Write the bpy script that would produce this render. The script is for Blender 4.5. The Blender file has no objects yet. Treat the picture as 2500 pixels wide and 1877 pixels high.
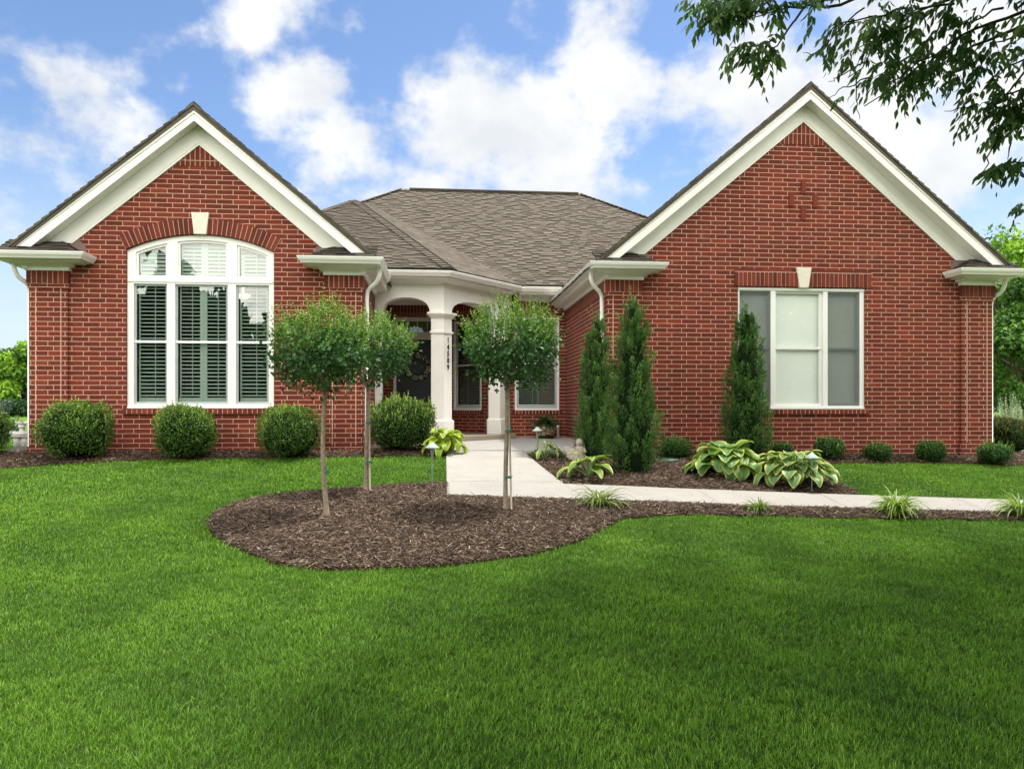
import bpy, bmesh, math, random
import numpy as np
from mathutils import Vector, Matrix
from mathutils.geometry import tessellate_polygon

SC = bpy.context.scene
COL = SC.collection
R = math.radians

# ------------------------------------------------------------------ camera
# origin = the lens; +Y into the house, square to its front; Z = 0 at eye height
FPX, YAW, HZ = 1850.0, R(5.4), 993.0
CY, SY = math.cos(YAW), math.sin(YAW)
cam = bpy.data.objects.new("camera", bpy.data.cameras.new("camera"))
COL.objects.link(cam)
cam.location = (0, 0, 0)
cam.rotation_euler = (R(90), 0, -YAW)
cam.data.sensor_width = 36.0
cam.data.lens = 36.0 * FPX / 2500.0
cam.data.shift_y = (HZ - 938.5) / 2500.0
cam.data.clip_start, cam.data.clip_end = 0.05, 2000
SC.camera = cam

def ray(px, py):
    u, v = px - 1250.0, py - HZ
    d = FPX * CY - u * SY
    return (FPX * SY + u * CY) / d, -v / d

def P(px, py, Y):
    a, b = ray(px, py)
    return Vector((a * Y, Y, b * Y))

# ------------------------------------------------------------------ light
SUN = Vector((0.36, 0.10, 0.93)).normalized()
SC.view_settings.view_transform = 'Standard'
SC.view_settings.look = 'None'
SC.view_settings.exposure = 1.15
SC.view_settings.gamma = 1.0
sun = bpy.data.objects.new("sun", bpy.data.lights.new("sun", 'SUN'))
COL.objects.link(sun)
sun.data.energy = 2.0
sun.data.angle = R(3.0)
sun.data.color = (1.0, 0.95, 0.86)
sun.rotation_euler = SUN.to_track_quat('Z', 'Y').to_euler()
sun.location = (20, 5, 40)

W = bpy.data.worlds.new("World")
SC.world = W
W.use_nodes = True
wt = W.node_tree
wt.nodes.clear()

def wn(t, **kw):
    n = wt.nodes.new(t)
    for k, v in kw.items():
        setattr(n, k, v)
    return n

def wmath(op, a, b=None, c=None, clamp=False):
    n = wn('ShaderNodeMath', operation=op, use_clamp=clamp)
    for i, x in enumerate((a, b, c)):
        if x is None:
            continue
        if isinstance(x, (int, float)):
            n.inputs[i].default_value = x
        else:
            wt.links.new(x, n.inputs[i])
    return n.outputs[0]

sky = wn('ShaderNodeTexSky', sky_type='NISHITA')
sky.sun_disc = False
sky.sun_elevation = math.asin(SUN.z)
sky.sun_rotation = math.atan2(SUN.x, SUN.y)
sky.air_density, sky.dust_density, sky.ozone_density = 1.0, 0.6, 1.5
tc = wn('ShaderNodeTexCoord')
sep = wn('ShaderNodeSeparateXYZ')
wt.links.new(tc.outputs['Generated'], sep.inputs[0])
az = wmath('ARCTAN2', sep.outputs[0], sep.outputs[1])
el = wmath('ARCSINE', sep.outputs[2])
comb = wn('ShaderNodeCombineXYZ')
wt.links.new(az, comb.inputs[0]); wt.links.new(el, comb.inputs[1])

def wnoise(scale, detail, rough, src, off=(0, 0, 0), stretch=(1, 1.25, 1)):
    mp = wn('ShaderNodeMapping')
    mp.inputs['Location'].default_value = off
    mp.inputs['Scale'].default_value = stretch
    wt.links.new(src, mp.inputs['Vector'])
    n = wn('ShaderNodeTexNoise')
    n.inputs['Scale'].default_value = scale
    n.inputs['Detail'].default_value = detail
    n.inputs['Roughness'].default_value = rough
    wt.links.new(mp.outputs[0], n.inputs['Vector'])
    return n

nd = wnoise(6.0, 4, 0.55, comb.outputs[0], (3.1, 1.7, 0))
vm = wn('ShaderNodeVectorMath', operation='SUBTRACT'); vm.inputs[1].default_value = (.5, .5, .5)
wt.links.new(nd.outputs['Color'], vm.inputs[0])
vs = wn('ShaderNodeVectorMath', operation='SCALE'); vs.inputs['Scale'].default_value = 0.10
wt.links.new(vm.outputs[0], vs.inputs[0])
va = wn('ShaderNodeVectorMath', operation='ADD')
wt.links.new(comb.outputs[0], va.inputs[0]); wt.links.new(vs.outputs[0], va.inputs[1])
WARP = va.outputs[0]

# cloud banks by compass bearing and height above the horizon
BANKS = [
    (150, 190, 230, 120, .75), (290, 300, 230, 120, .8), (60, 400, 260, 160, .6), (330, 400, 170, 80, .5),
    (650, 50, 170, 150, .85), (730, 220, 180, 130, 1.0), (830, 350, 150, 150, 1.0), (900, 480, 240, 70, .75),
    (850, 70, 70, 110, .5), (1150, 310, 170, 170, 1.2), (1470, 200, 160, 180, 1.1), (1070, 450, 170, 100, .8),
    (1330, 330, 300, 160, 1.2), (1350, 450, 340, 80, .85), (1830, 200, 190, 180, 1.1), (2050, 280, 340, 190, 1.1),
    (2330, 330, 320, 240, 1.0), (2250, 110, 340, 180, 1.1), (1740, 40, 130, 90, .55), (1010, 50, 90, 45, .4),
    (1290, 70, 80, 70, .5), (330, 60, 150, 50, .4), (2380, 520, 260, 110, .6), (40, 560, 210, 110, .65),
    (1660, 420, 190, 110, .5), (560, 380, 120, 60, .35)]
tot = None
for (cx, cy, rx, ry, amp) in BANKS:
    a_ = math.atan((cx - 1250) / FPX) + YAW
    e_ = math.atan((HZ - cy) / math.hypot(FPX, cx - 1250))
    sx, sy = FPX / rx * 0.66, FPX / ry * 0.66
    mp = wn('ShaderNodeMapping')
    mp.inputs['Location'].default_value = (-a_ * sx, -e_ * sy, 0)
    mp.inputs['Scale'].default_value = (sx, sy, 0)
    wt.links.new(WARP, mp.inputs['Vector'])
    g = wn('ShaderNodeTexGradient', gradient_type='SPHERICAL')
    wt.links.new(mp.outputs[0], g.inputs[0])
    s = wmath('MULTIPLY', g.outputs['Fac'], amp * 1.35)
    tot = s if tot is None else wmath('SMOOTH_MAX', tot, s, .12)
# clouds all round the rest of the sky
n0 = wnoise(2.2, 2, .5, tc.outputs['Generated'], (5, 2, 8))
front = wmath('MULTIPLY_ADD', sep.outputs[1], -1.6, 1.1, True)
back = wmath('MULTIPLY', wmath('MULTIPLY_ADD', n0.outputs['Fac'], 6.0, -1.7, True), front)
tot = wmath('ADD', tot, back)
n1 = wnoise(9.0, 8, .58, comb.outputs[0], (1.3, 4.2, 0))
n2 = wnoise(26.0, 5, .6, comb.outputs[0], (2.3, 6.2, 0))
dens = wmath('ADD', tot, wmath('MULTIPLY_ADD', n1.outputs['Fac'], 1.9, -1.30))
dens = wmath('ADD', dens, wmath('MULTIPLY_ADD', n2.outputs['Fac'], 0.55, -0.275))
mr = wn('ShaderNodeMapRange', interpolation_type='SMOOTHSTEP')
mr.inputs['From Min'].default_value = 0.10
mr.inputs['From Max'].default_value = 0.74
wt.links.new(dens, mr.inputs['Value'])
# pale milky air near the horizon
hz = wn('ShaderNodeMapRange', interpolation_type='SMOOTHSTEP')
hz.inputs['From Min'].default_value = 0.34
hz.inputs['From Max'].default_value = 0.0
hz.inputs['To Max'].default_value = 0.9
wt.links.new(el, hz.inputs['Value'])
skm = wn('ShaderNodeVectorMath', operation='SCALE'); skm.inputs['Scale'].default_value = 0.078
wt.links.new(sky.outputs[0], skm.inputs[0])
tintn = wn('ShaderNodeVectorMath', operation='MULTIPLY'); tintn.inputs[1].default_value = (0.92, 1.0, 1.12)
wt.links.new(skm.outputs[0], tintn.inputs[0])
mh = wn('ShaderNodeMixRGB')
wt.links.new(hz.outputs[0], mh.inputs[0]); wt.links.new(tintn.outputs[0], mh.inputs[1])
mh.inputs[2].default_value = (0.36, 0.42, 0.47, 1)
sh = wnoise(5.0, 5, .55, comb.outputs[0], (1.36, 4.05, 0))
cr = wn('ShaderNodeValToRGB')
cr.color_ramp.elements[0].position = .36; cr.color_ramp.elements[0].color = (.52, .515, .505, 1)
cr.color_ramp.elements[1].position = .60; cr.color_ramp.elements[1].color = (.385, .40, .415, 1)
wt.links.new(sh.outputs['Fac'], cr.inputs[0])
mc = wn('ShaderNodeMixRGB')
wt.links.new(wmath('MULTIPLY', mr.outputs[0], 0.97), mc.inputs[0])
lit = wn('ShaderNodeMapRange', interpolation_type='SMOOTHSTEP')      # out-of-view clouds boosted and warmed as added fill on the house front
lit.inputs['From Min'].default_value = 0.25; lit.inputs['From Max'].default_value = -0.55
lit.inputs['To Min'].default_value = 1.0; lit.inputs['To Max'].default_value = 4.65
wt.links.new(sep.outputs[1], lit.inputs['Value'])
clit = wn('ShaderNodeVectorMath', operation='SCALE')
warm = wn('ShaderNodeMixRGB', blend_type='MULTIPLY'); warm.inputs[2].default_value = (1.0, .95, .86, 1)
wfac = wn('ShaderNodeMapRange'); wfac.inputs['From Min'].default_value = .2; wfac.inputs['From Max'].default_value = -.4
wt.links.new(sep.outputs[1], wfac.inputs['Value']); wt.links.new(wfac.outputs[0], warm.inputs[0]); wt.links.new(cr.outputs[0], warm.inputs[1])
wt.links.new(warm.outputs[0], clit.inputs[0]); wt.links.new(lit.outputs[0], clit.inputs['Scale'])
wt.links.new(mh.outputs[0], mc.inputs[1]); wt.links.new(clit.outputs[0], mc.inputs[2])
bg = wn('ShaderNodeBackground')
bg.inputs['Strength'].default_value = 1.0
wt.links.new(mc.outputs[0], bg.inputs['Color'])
wo = wn('ShaderNodeOutputWorld')
wt.links.new(bg.outputs[0], wo.inputs['Surface'])

SC.cycles.use_denoising = True
SC.cycles.max_bounces = 8
SC.cycles.transparent_max_bounces = 12

# ------------------------------------------------------------------ materials
class Mat:
    def __init__(s, name, color=(.5, .5, .5), rough=.7, spec=.3):
        s.m = bpy.data.materials.new(name); s.m.use_nodes = True
        s.t = s.m.node_tree; s.b = s.t.nodes['Principled BSDF']
        s.b.inputs['Base Color'].default_value = (*color, 1)
        s.b.inputs['Roughness'].default_value = rough
        s.b.inputs['Specular IOR Level'].default_value = spec
    def n(s, t, ins=None, **kw):
        x = s.t.nodes.new(t)
        for k, v in kw.items(): setattr(x, k, v)
        for k, v in (ins or {}).items(): s.set(x.inputs[k], v)
        return x
    def set(s, sock, v):
        if hasattr(v, 'links') or isinstance(v, bpy.types.NodeSocket): s.t.links.new(v, sock)
        else: sock.default_value = v
    def math(s, op, a, b=0.0, c=0.0, clamp=False):
        x = s.n('ShaderNodeMath', {0: a, 1: b, 2: c}, operation=op, use_clamp=clamp); return x.outputs[0]
    def noise(s, scale, detail=3, rough=.55, vec=None):
        x = s.n('ShaderNodeTexNoise', {'Scale': scale, 'Detail': detail, 'Roughness': rough})
        if vec is not None: s.set(x.inputs['Vector'], vec)
        return x.outputs['Fac']
    def obj(s): return s.n('ShaderNodeTexCoord').outputs['Object']
    def uv(s): return s.n('ShaderNodeTexCoord').outputs['UV']
    def attr(s, name): return s.n('ShaderNodeAttribute', attribute_name=name).outputs['Fac']
    def ramp(s, f, stops):
        x = s.n('ShaderNodeValToRGB', {0: f}); e = x.color_ramp.elements
        while len(e) < len(stops): e.new(.5)
        for i, (p, c) in enumerate(stops): e[i].position = p; e[i].color = (*c, 1)
        return x.outputs[0]
    def mix(s, f, a, b, mode='MIX'):
        x = s.n('ShaderNodeMixRGB', {0: f}, blend_type=mode)
        for i, c in ((1, a), (2, b)):
            s.set(x.inputs[i], (*c, 1) if isinstance(c, tuple) else c)
        return x.outputs[0]
    def color(s, v): s.set(s.b.inputs['Base Color'], v)
    def bump(s, h, strength=.5, dist=.01):
        x = s.n('ShaderNodeBump', {'Height': h, 'Strength': strength, 'Distance': dist})
        s.set(s.b.inputs['Normal'], x.outputs[0])

BR1, BR2, BR3 = (.215, .036, .018), (.158, .029, .016), (.265, .050, .025)
MORT = (.62, .42, .315)

def brick_mat(name, soldier=False):
    M = Mat(name, rough=.85, spec=.2)
    sp = M.n('ShaderNodeSeparateXYZ', {0: M.uv()})
    u, v = sp.outputs[0], M.math('ADD', sp.outputs[1], .651)
    if soldier: u, v = M.math('ADD', v, .003), u
    w = M.n('ShaderNodeTexNoise', {'Vector': M.uv(), 'Scale': 13.0, 'Detail': 2.0})
    ws = M.n('ShaderNodeSeparateXYZ', {0: w.outputs['Color']})
    u = M.math('ADD', u, M.math('MULTIPLY_ADD', ws.outputs[0], .012, -.006))
    v = M.math('ADD', v, M.math('MULTIPLY_ADD', ws.outputs[1], .009, -.0045))
    cv = M.n('ShaderNodeCombineXYZ', {0: u, 1: v})
    b = M.n('ShaderNodeTexBrick', {'Vector': cv.outputs[0], 'Color1': (0, 0, 0, 1), 'Color2': (1, 1, 1, 1), 'Mortar': (.5, .5, .5, 1),
            'Scale': 1.0, 'Mortar Size': .0057, 'Mortar Smooth': .25, 'Bias': 0.0, 'Brick Width': .254, 'Row Height': .0762})
    b.offset = 0.0 if soldier else .667
    b.offset_frequency = 2
    c = M.ramp(b.outputs['Color'], [(0, (.132, .027, .016)), (.2, BR2), (.55, (.18, .034, .020)), (.85, BR1), (1, BR3)])
    big = M.noise(.9, 3, .6, M.obj())
    c = M.mix(M.math('MULTIPLY_ADD', big, 1.6, -.55, True), c, M.mix(.5, c, (.11, .028, .019)))
    fine = M.noise(60, 3, .6, M.obj())
    c = M.mix(.35, c, M.ramp(fine, [(.3, (.35, .35, .35)), (.7, (1, 1, 1))]), 'MULTIPLY')
    pale = M.noise(2.1, 4, .65, M.obj())
    c = M.mix(M.math('MULTIPLY_ADD', pale, 1.4, -.85, True), c, (.34, .15, .11))
    mt = M.ramp(M.noise(24, 3, .6, M.obj()), [(.25, (.48, .30, .22)), (.75, (.64, .42, .31))])
    M.color(M.mix(b.outputs['Fac'], c, mt))
    h = M.math('ADD', M.math('MULTIPLY', b.outputs['Fac'], -1.0), M.math('MULTIPLY', fine, .35))
    M.bump(h, .7, .008)
    return M.m

def unit_mat():
    M = Mat("brick_unit", rough=.85, spec=.2)
    c = M.ramp(M.attr('tint'), [(0, (.11, .026, .017)), (.5, (.17, .034, .021)), (1, (.245, .050, .028))])
    fine = M.noise(55, 3, .6, M.obj())
    M.color(M.mix(.35, c, M.ramp(fine, [(.3, (.35, .35, .35)), (.7, (1, 1, 1))]), 'MULTIPLY'))
    M.bump(fine, .4, .005)
    return M.m

def plain(name, col, rough=.6, spec=.3, var=.12, scale=6, bump=0.0, dirt=None):
    M = Mat(name, col, rough, spec)
    n = M.noise(scale, 5, .6, M.obj())
    dk = tuple(c * (1 - var) for c in col); lt = tuple(min(1, c * (1 + var * .5)) for c in col)
    c = M.ramp(n, [(.3, dk), (.7, lt)])
    if dirt:
        d = M.noise(1.3, 6, .7, M.obj())
        c = M.mix(M.math('MULTIPLY_ADD', d, 1.8, -.95, True), c, dirt)
    M.color(c)
    if bump: M.bump(M.noise(scale * 9, 3, .6, M.obj()), bump, .004)
    return M.m

def leaf_mat(name, stops, rough=.5, trans=.3, spec=.35, tr=(1.1, 1.25, .5)):
    M = Mat(name, rough=rough, spec=spec)
    c = M.ramp(M.attr('tint'), stops)
    M.color(c)
    tb = M.n('ShaderNodeBsdfTranslucent', {'Color': M.mix(1.0, c, tr, 'MULTIPLY')})
    mx = M.n('ShaderNodeMixShader', {0: trans, 1: M.b.outputs[0], 2: tb.outputs[0]})
    out = [x for x in M.t.nodes if x.type == 'OUTPUT_MATERIAL'][0]
    M.t.links.new(mx.outputs[0], out.inputs['Surface'])
    return M.m

def glass_mat(name, tint, refl):
    M = Mat(name)
    fr = M.n('ShaderNodeLayerWeight', {'Blend': .5})
    f = M.math('MULTIPLY_ADD', M.math('POWER', fr.outputs['Facing'], 4.0), .85, refl + .05, True)
    tr = M.n('ShaderNodeBsdfTransparent', {'Color': (*tint, 1)})
    gl = M.n('ShaderNodeBsdfGlossy', {'Color': (.95, 1, .97, 1), 'Roughness': .005})
    w = M.noise(1.6, 2, .5, M.obj())
    bp = M.n('ShaderNodeBump', {'Height': w, 'Strength': .05, 'Distance': .05})
    M.t.links.new(bp.outputs[0], gl.inputs['Normal'])
    mx = M.n('ShaderNodeMixShader', {0: f, 1: tr.outputs[0], 2: gl.outputs[0]})
    out = [x for x in M.t.nodes if x.type == 'OUTPUT_MATERIAL'][0]
    M.t.links.new(mx.outputs[0], out.inputs['Surface'])
    return M.m

def screen_mat():
    M = Mat("insect_screen", (.10, .115, .11), .8)
    tr = M.n('ShaderNodeBsdfTransparent')
    mx = M.n('ShaderNodeMixShader', {0: .52, 1: tr.outputs[0], 2: M.b.outputs[0]})
    out = [x for x in M.t.nodes if x.type == 'OUTPUT_MATERIAL'][0]
    M.t.links.new(mx.outputs[0], out.inputs['Surface'])
    return M.m

def shingle_mat(name, k=1.0):
    M = Mat(name, rough=.95, spec=.15)
    c = M.ramp(M.attr('tint'), [(0, (.082 * k, .070 * k, .056 * k)), (.5, (.150 * k, .129 * k, .103 * k)), (1, (.215 * k, .187 * k, .150 * k))])
    g = M.noise(140, 2, .7, M.obj())
    c = M.mix(.5, c, M.ramp(g, [(.3, (.45, .45, .45)), (.7, (1, 1, 1))]), 'MULTIPLY')
    s = M.noise(.8, 4, .6, M.obj())
    c = M.mix(.35, c, M.ramp(s, [(.3, (.6, .6, .6)), (.7, (1, 1, 1))]), 'MULTIPLY')
    M.color(c); M.bump(g, .5, .004)
    return M.m

M_BRICK = brick_mat("brick_running"); M_SOLD = brick_mat("brick_soldier", True); M_UNIT = unit_mat()
M_MORT = plain("mortar", MORT, .9, .2, .2, 30)
M_TRIM = plain("white_trim", (.84, .825, .77), .45, .35, .05, 3, dirt=(.74, .72, .655))
M_GUT = plain("gutter_enamel", (.85, .835, .785), .35, .45, .04, 3)
M_VINYL = plain("window_vinyl", (.86, .855, .815), .4, .4, .03, 4)
M_SASHG = plain("sash_shaded_grey", (.42, .46, .46), .45, .4, .08, 8)  # grey vinyl: shade and screen dimming painted into the sash colour
M_STONE = plain("limestone", (.74, .69, .58), .85, .2, .10, 14, .3)
M_GLASS = glass_mat("glass", (.62, .70, .65), .10)
M_GLASSU = glass_mat("glass_arched", (.70, .78, .73), .10)
M_GLASSC = glass_mat("glass_clear", (.95, .97, .95), .02)
M_SCREEN = screen_mat()
M_SHUT = plain("shutter_white", (.74, .78, .73), .5, .3, .04, 4)
M_SHADE = plain("roller_shade", (.86, .89, .85), .9, .1, .03, 2)
M_DARK = plain("unlit_room_shade", (.05, .055, .05), .9, .1)  # near-black colour paints in the darkness of the unlit rooms
M_SHIN = shingle_mat("shingle_weathered"); M_SHIND = shingle_mat("shingle_dark", .45)
M_FLASH = plain("brown_flashing", (.17, .12, .10), .55, .4, .15, 8)
M_DOOR = plain("black_door_paint", (.012, .018, .018), .4, .4, .1, 5)
M_BRASS = plain("aged_brass", (.35, .25, .12), .35, .6)
M_BLACK = plain("black_metal", (.015, .015, .016), .5, .4)
M_CONC = None

# ------------------------------------------------------------------ mesh builder
class MB:
    def __init__(s, M=None):
        s.v, s.f, s.mi, s.tint = [], [], [], []
        s.M = M or Matrix.Identity(4); s.cur = 0; s.t = .5
    def face(s, pts, t=None):
        b = len(s.v)
        s.v += [tuple(s.M @ Vector(p)) for p in pts]
        s.f.append(tuple(range(b, b + len(pts)))); s.mi.append(s.cur); s.tint.append(s.t if t is None else t)
    def box(s, x0, x1, y0, y1, z0, z1, t=None):
        a, b, c, d, e, f, g, h = ((x0, y0, z0), (x1, y0, z0), (x1, y1, z0), (x0, y1, z0), (x0, y0, z1), (x1, y0, z1), (x1, y1, z1), (x0, y1, z1))
        for q in ((a, b, f, e), (b, c, g, f), (c, d, h, g), (d, a, e, h), (e, f, g, h), (d, c, b, a)): s.face(q, t)
    def plate(s, outer, holes, y0, y1, back=True):
        """flat plate in local x,z, from y0 (front) to y1, with holes"""
        loops = [[Vector((x, z, 0)) for x, z in outer]] + [[Vector((x, z, 0)) for x, z in h] for h in holes]
        flat = [p for l in loops for p in l]
        for tri in tessellate_polygon(loops):
            pts = [flat[i] for i in tri]
            ar = (pts[1] - pts[0]).cross(pts[2] - pts[0]).z
            if ar < 0: pts.reverse()
            if abs(ar) < 1e-10: continue
            s.face([(p.x, y0, p.y) for p in pts])
            if back: s.face([(p.x, y1, p.y) for p in reversed(pts)])
        for li, l in enumerate(loops):
            ar = sum(l[i].x * l[(i + 1) % len(l)].y - l[(i + 1) % len(l)].x * l[i].y for i in range(len(l)))
            ccw = ar > 0
            if li: ccw = not ccw
            for i in range(len(l)):
                a, b = l[i], l[(i + 1) % len(l)]
                q = [(a.x, y0, a.y), (a.x, y1, a.y), (b.x, y1, b.y), (b.x, y0, b.y)]
                s.face(q if ccw else q[::-1])
    def prism(s, pts, d):
        """closed solid: planar polygon pts moved by vector d"""
        n = len(pts); a = [Vector(p) for p in pts]; b = [p + Vector(d) for p in a]
        nn = sum((a[i].cross(a[(i + 1) % n]) for i in range(n)), Vector())
        if nn.dot(Vector(d)) > 0: a.reverse(); b.reverse()
        s.face(a); s.face(b[::-1])
        for i in range(n):
            j = (i + 1) % n
            s.face([a[j], a[i], b[i], b[j]])
    def tube(s, path, rad, n=8, cap=True):
        path = [Vector(p) for p in path]
        if isinstance(rad, (int, float)): rad = [rad] * len(path)
        rings = []; up = None
        for i, p in enumerate(path):
            d = (path[min(i + 1, len(path) - 1)] - path[max(i - 1, 0)]).normalized()
            if up is None:
                up = Vector((0, 0, 1)) if abs(d.z) < .9 else Vector((1, 0, 0))
            x = d.cross(up).normalized(); y = x.cross(d).normalized(); up = y
            rings.append([p + (x * math.cos(k * 2 * math.pi / n) + y * math.sin(k * 2 * math.pi / n)) * rad[i] for k in range(n)])
        for i in range(len(rings) - 1):
            for k in range(n):
                l = (k + 1) % n
                s.face([rings[i][l], rings[i][k], rings[i + 1][k], rings[i + 1][l]][::-1])
        if cap:
            s.face(rings[0]); s.face(rings[-1][::-1])
    def lathe(s, prof, c=(0, 0, 0), n=20):
        c = Vector(c); rings = []
        for r, z in prof:
            rings.append([c + Vector((r * math.cos(k * 2 * math.pi / n), r * math.sin(k * 2 * math.pi / n), z)) for k in range(n)])
        for i in range(len(rings) - 1):
            for k in range(n):
                l = (k + 1) % n
                s.face([rings[i][k], rings[i][l], rings[i + 1][l], rings[i + 1][k]])
    def sweep(s, path, z, prof, ends=True):
        """profile (out, up) along a plan path; 'out' is the left-hand side of travel"""
        n = len(path); secs = []
        for i in range(n):
            p = Vector(path[i])
            dirs = []
            if i > 0: dirs.append((p - Vector(path[i - 1])).normalized())
            if i < n - 1: dirs.append((Vector(path[i + 1]) - p).normalized())
            ns = [Vector((-d.y, d.x)) for d in dirs]
            if len(ns) == 2:
                m = (ns[0] + ns[1]); m = m / (m.dot(ns[0]))
            else: m = ns[0]
            secs.append([(p.x + m.x * o, p.y + m.y * o, z + h) for o, h in prof])
        k = len(prof)
        for i in range(n - 1):
            for j in range(k):
                l = (j + 1) % k
                s.face([secs[i][j], secs[i][l], secs[i + 1][l], secs[i + 1][j]])
        if ends:
            s.face(secs[0][::-1]); s.face(secs[-1])
    def build(s, name, mats, parent=None, smooth=False, weld=False):
        me = bpy.data.meshes.new(name)
        me.from_pydata(s.v, [], s.f)
        for m in (mats if isinstance(mats, (list, tuple)) else [mats]): me.materials.append(m)
        me.polygons.foreach_set('material_index', s.mi)
        at = me.attributes.new('tint', 'FLOAT', 'FACE'); at.data.foreach_set('value', s.tint)
        uv = me.uv_layers.new(name='UVMap').data
        Z = Vector((0, 0, 1))
        for p in me.polygons:
            nn = p.normal
            if abs(nn.z) > .75: t, w = Vector((1, 0, 0)), Vector((0, 1, 0))
            else: t, w = Z.cross(nn).normalized(), Z
            for li in p.loop_indices:
                c = me.vertices[me.loops[li].vertex_index].co
                uv[li].uv = (c.dot(t), c.dot(w))
        if weld or smooth:
            bm = bmesh.new(); bm.from_mesh(me); bmesh.ops.remove_doubles(bm, verts=bm.verts, dist=1e-5); bm.to_mesh(me); bm.free()
        if smooth:
            for p in me.polygons: p.use_smooth = True
        return link(name, me, parent)

def link(name, data, parent=None):
    o = bpy.data.objects.new(name, data); COL.objects.link(o)
    if parent: o.parent = parent
    return o

def empty(name, loc, label, cat, group=None):
    o = bpy.data.objects.new(name, None); COL.objects.link(o)
    o.location = loc; o.empty_display_size = .2
    return tag(o, label, cat, group)

def tag(o, label, cat, group=None):
    o['label'] = label; o['category'] = cat
    if group: o['group'] = group
    return o

def kind(o, k):
    o['kind'] = k
    return o

def tri_mesh(name, V, T, mats, tint=None, parent=None, uv=None, smooth=False):
    V = np.asarray(V, np.float32).reshape(-1, 3); T = np.asarray(T, np.int32).reshape(-1, 3)
    me = bpy.data.meshes.new(name)
    me.vertices.add(len(V)); me.vertices.foreach_set('co', V.ravel())
    me.loops.add(T.size); me.loops.foreach_set('vertex_index', T.ravel())
    me.polygons.add(len(T)); me.polygons.foreach_set('loop_start', np.arange(0, T.size, 3, dtype=np.int32))
    if smooth: me.polygons.foreach_set('use_smooth', np.ones(len(T), bool))
    for m in (mats if isinstance(mats, (list, tuple)) else [mats]): me.materials.append(m)
    if tint is not None:
        at = me.attributes.new('tint', 'FLOAT', 'POINT'); at.data.foreach_set('value', np.asarray(tint, np.float32))
    if uv is not None:
        at = me.attributes.new('edge', 'FLOAT', 'POINT'); at.data.foreach_set('value', np.asarray(uv, np.float32))
    me.update(calc_edges=True)
    return link(name, me, parent)

# ------------------------------------------------------------------ ground shape
def zg(x, y):
    x = np.asarray(x, float); y = np.asarray(y, float)
    yc = np.clip(y, 0, 12.4)
    z = -1.66 + .058 * yc + .00133 * yc ** 2 + np.minimum(y, 0) * .05
    k = np.interp(y, [8.5, 12.4], [.032, .0165])
    z = z - k * np.clip(x - .5, 0, 11)
    return z

def G(px, py):
    a, b = ray(px, py); Y = 8.0
    for _ in range(60):
        Y = Y * .5 + .5 * float(zg(a * Y, Y)) / b
    return Vector((a * Y, Y, float(zg(a * Y, Y))))

def Gm(px, py, off=.05):
    a, b = ray(px, py); Y = 8.0
    for _ in range(60):
        Y = Y * .5 + .5 * (float(zg(a * Y, Y)) + off) / b
    return Vector((a * Y, Y, float(zg(a * Y, Y))))

def G2(px, py):
    g = G(px, py); return (g.x, g.y)

def inpoly(poly, x, y):
    x = np.asarray(x); y = np.asarray(y); r = np.zeros(x.shape, bool); n = len(poly)
    for i in range(n):
        x0, y0 = poly[i]; x1, y1 = poly[(i + 1) % n]
        c = (y0 > y) != (y1 > y)
        with np.errstate(divide='ignore', invalid='ignore'):
            r ^= c & (x < (x1 - x0) * (y - y0) / (y1 - y0 + 1e-12) + x0)
    return r

def smooth_poly(p, it=2):
    for _ in range(it):
        q = []
        for i in range(len(p)):
            a, b = p[i], p[(i + 1) % len(p)]
            q += [(.75 * a[0] + .25 * b[0], .75 * a[1] + .25 * b[1]), (.25 * a[0] + .75 * b[0], .25 * a[1] + .75 * b[1])]
        p = q
    return p

def clip_half(poly, ax, val, keep_less):
    out = []
    for i in range(len(poly)):
        a, b = poly[i], poly[(i + 1) % len(poly)]
        ia = (a[ax] <= val) == keep_less or a[ax] == val; ib = (b[ax] <= val) == keep_less or b[ax] == val
        if ia: out.append(a)
        if ia != ib:
            t = (val - a[ax]) / (b[ax] - a[ax])
            out.append((a[0] + (b[0] - a[0]) * t, a[1] + (b[1] - a[1]) * t))
    return out

def edge_dist(poly, x, y):
    d = 9.0
    for i in range(len(poly)):
        x0, y0 = poly[i]; x1, y1 = poly[(i + 1) % len(poly)]
        dx, dy = x1 - x0, y1 - y0; L = dx * dx + dy * dy + 1e-9
        t = min(1, max(0, ((x - x0) * dx + (y - y0) * dy) / L))
        d = min(d, math.hypot(x - x0 - t * dx, y - y0 - t * dy))
    return d

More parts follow.
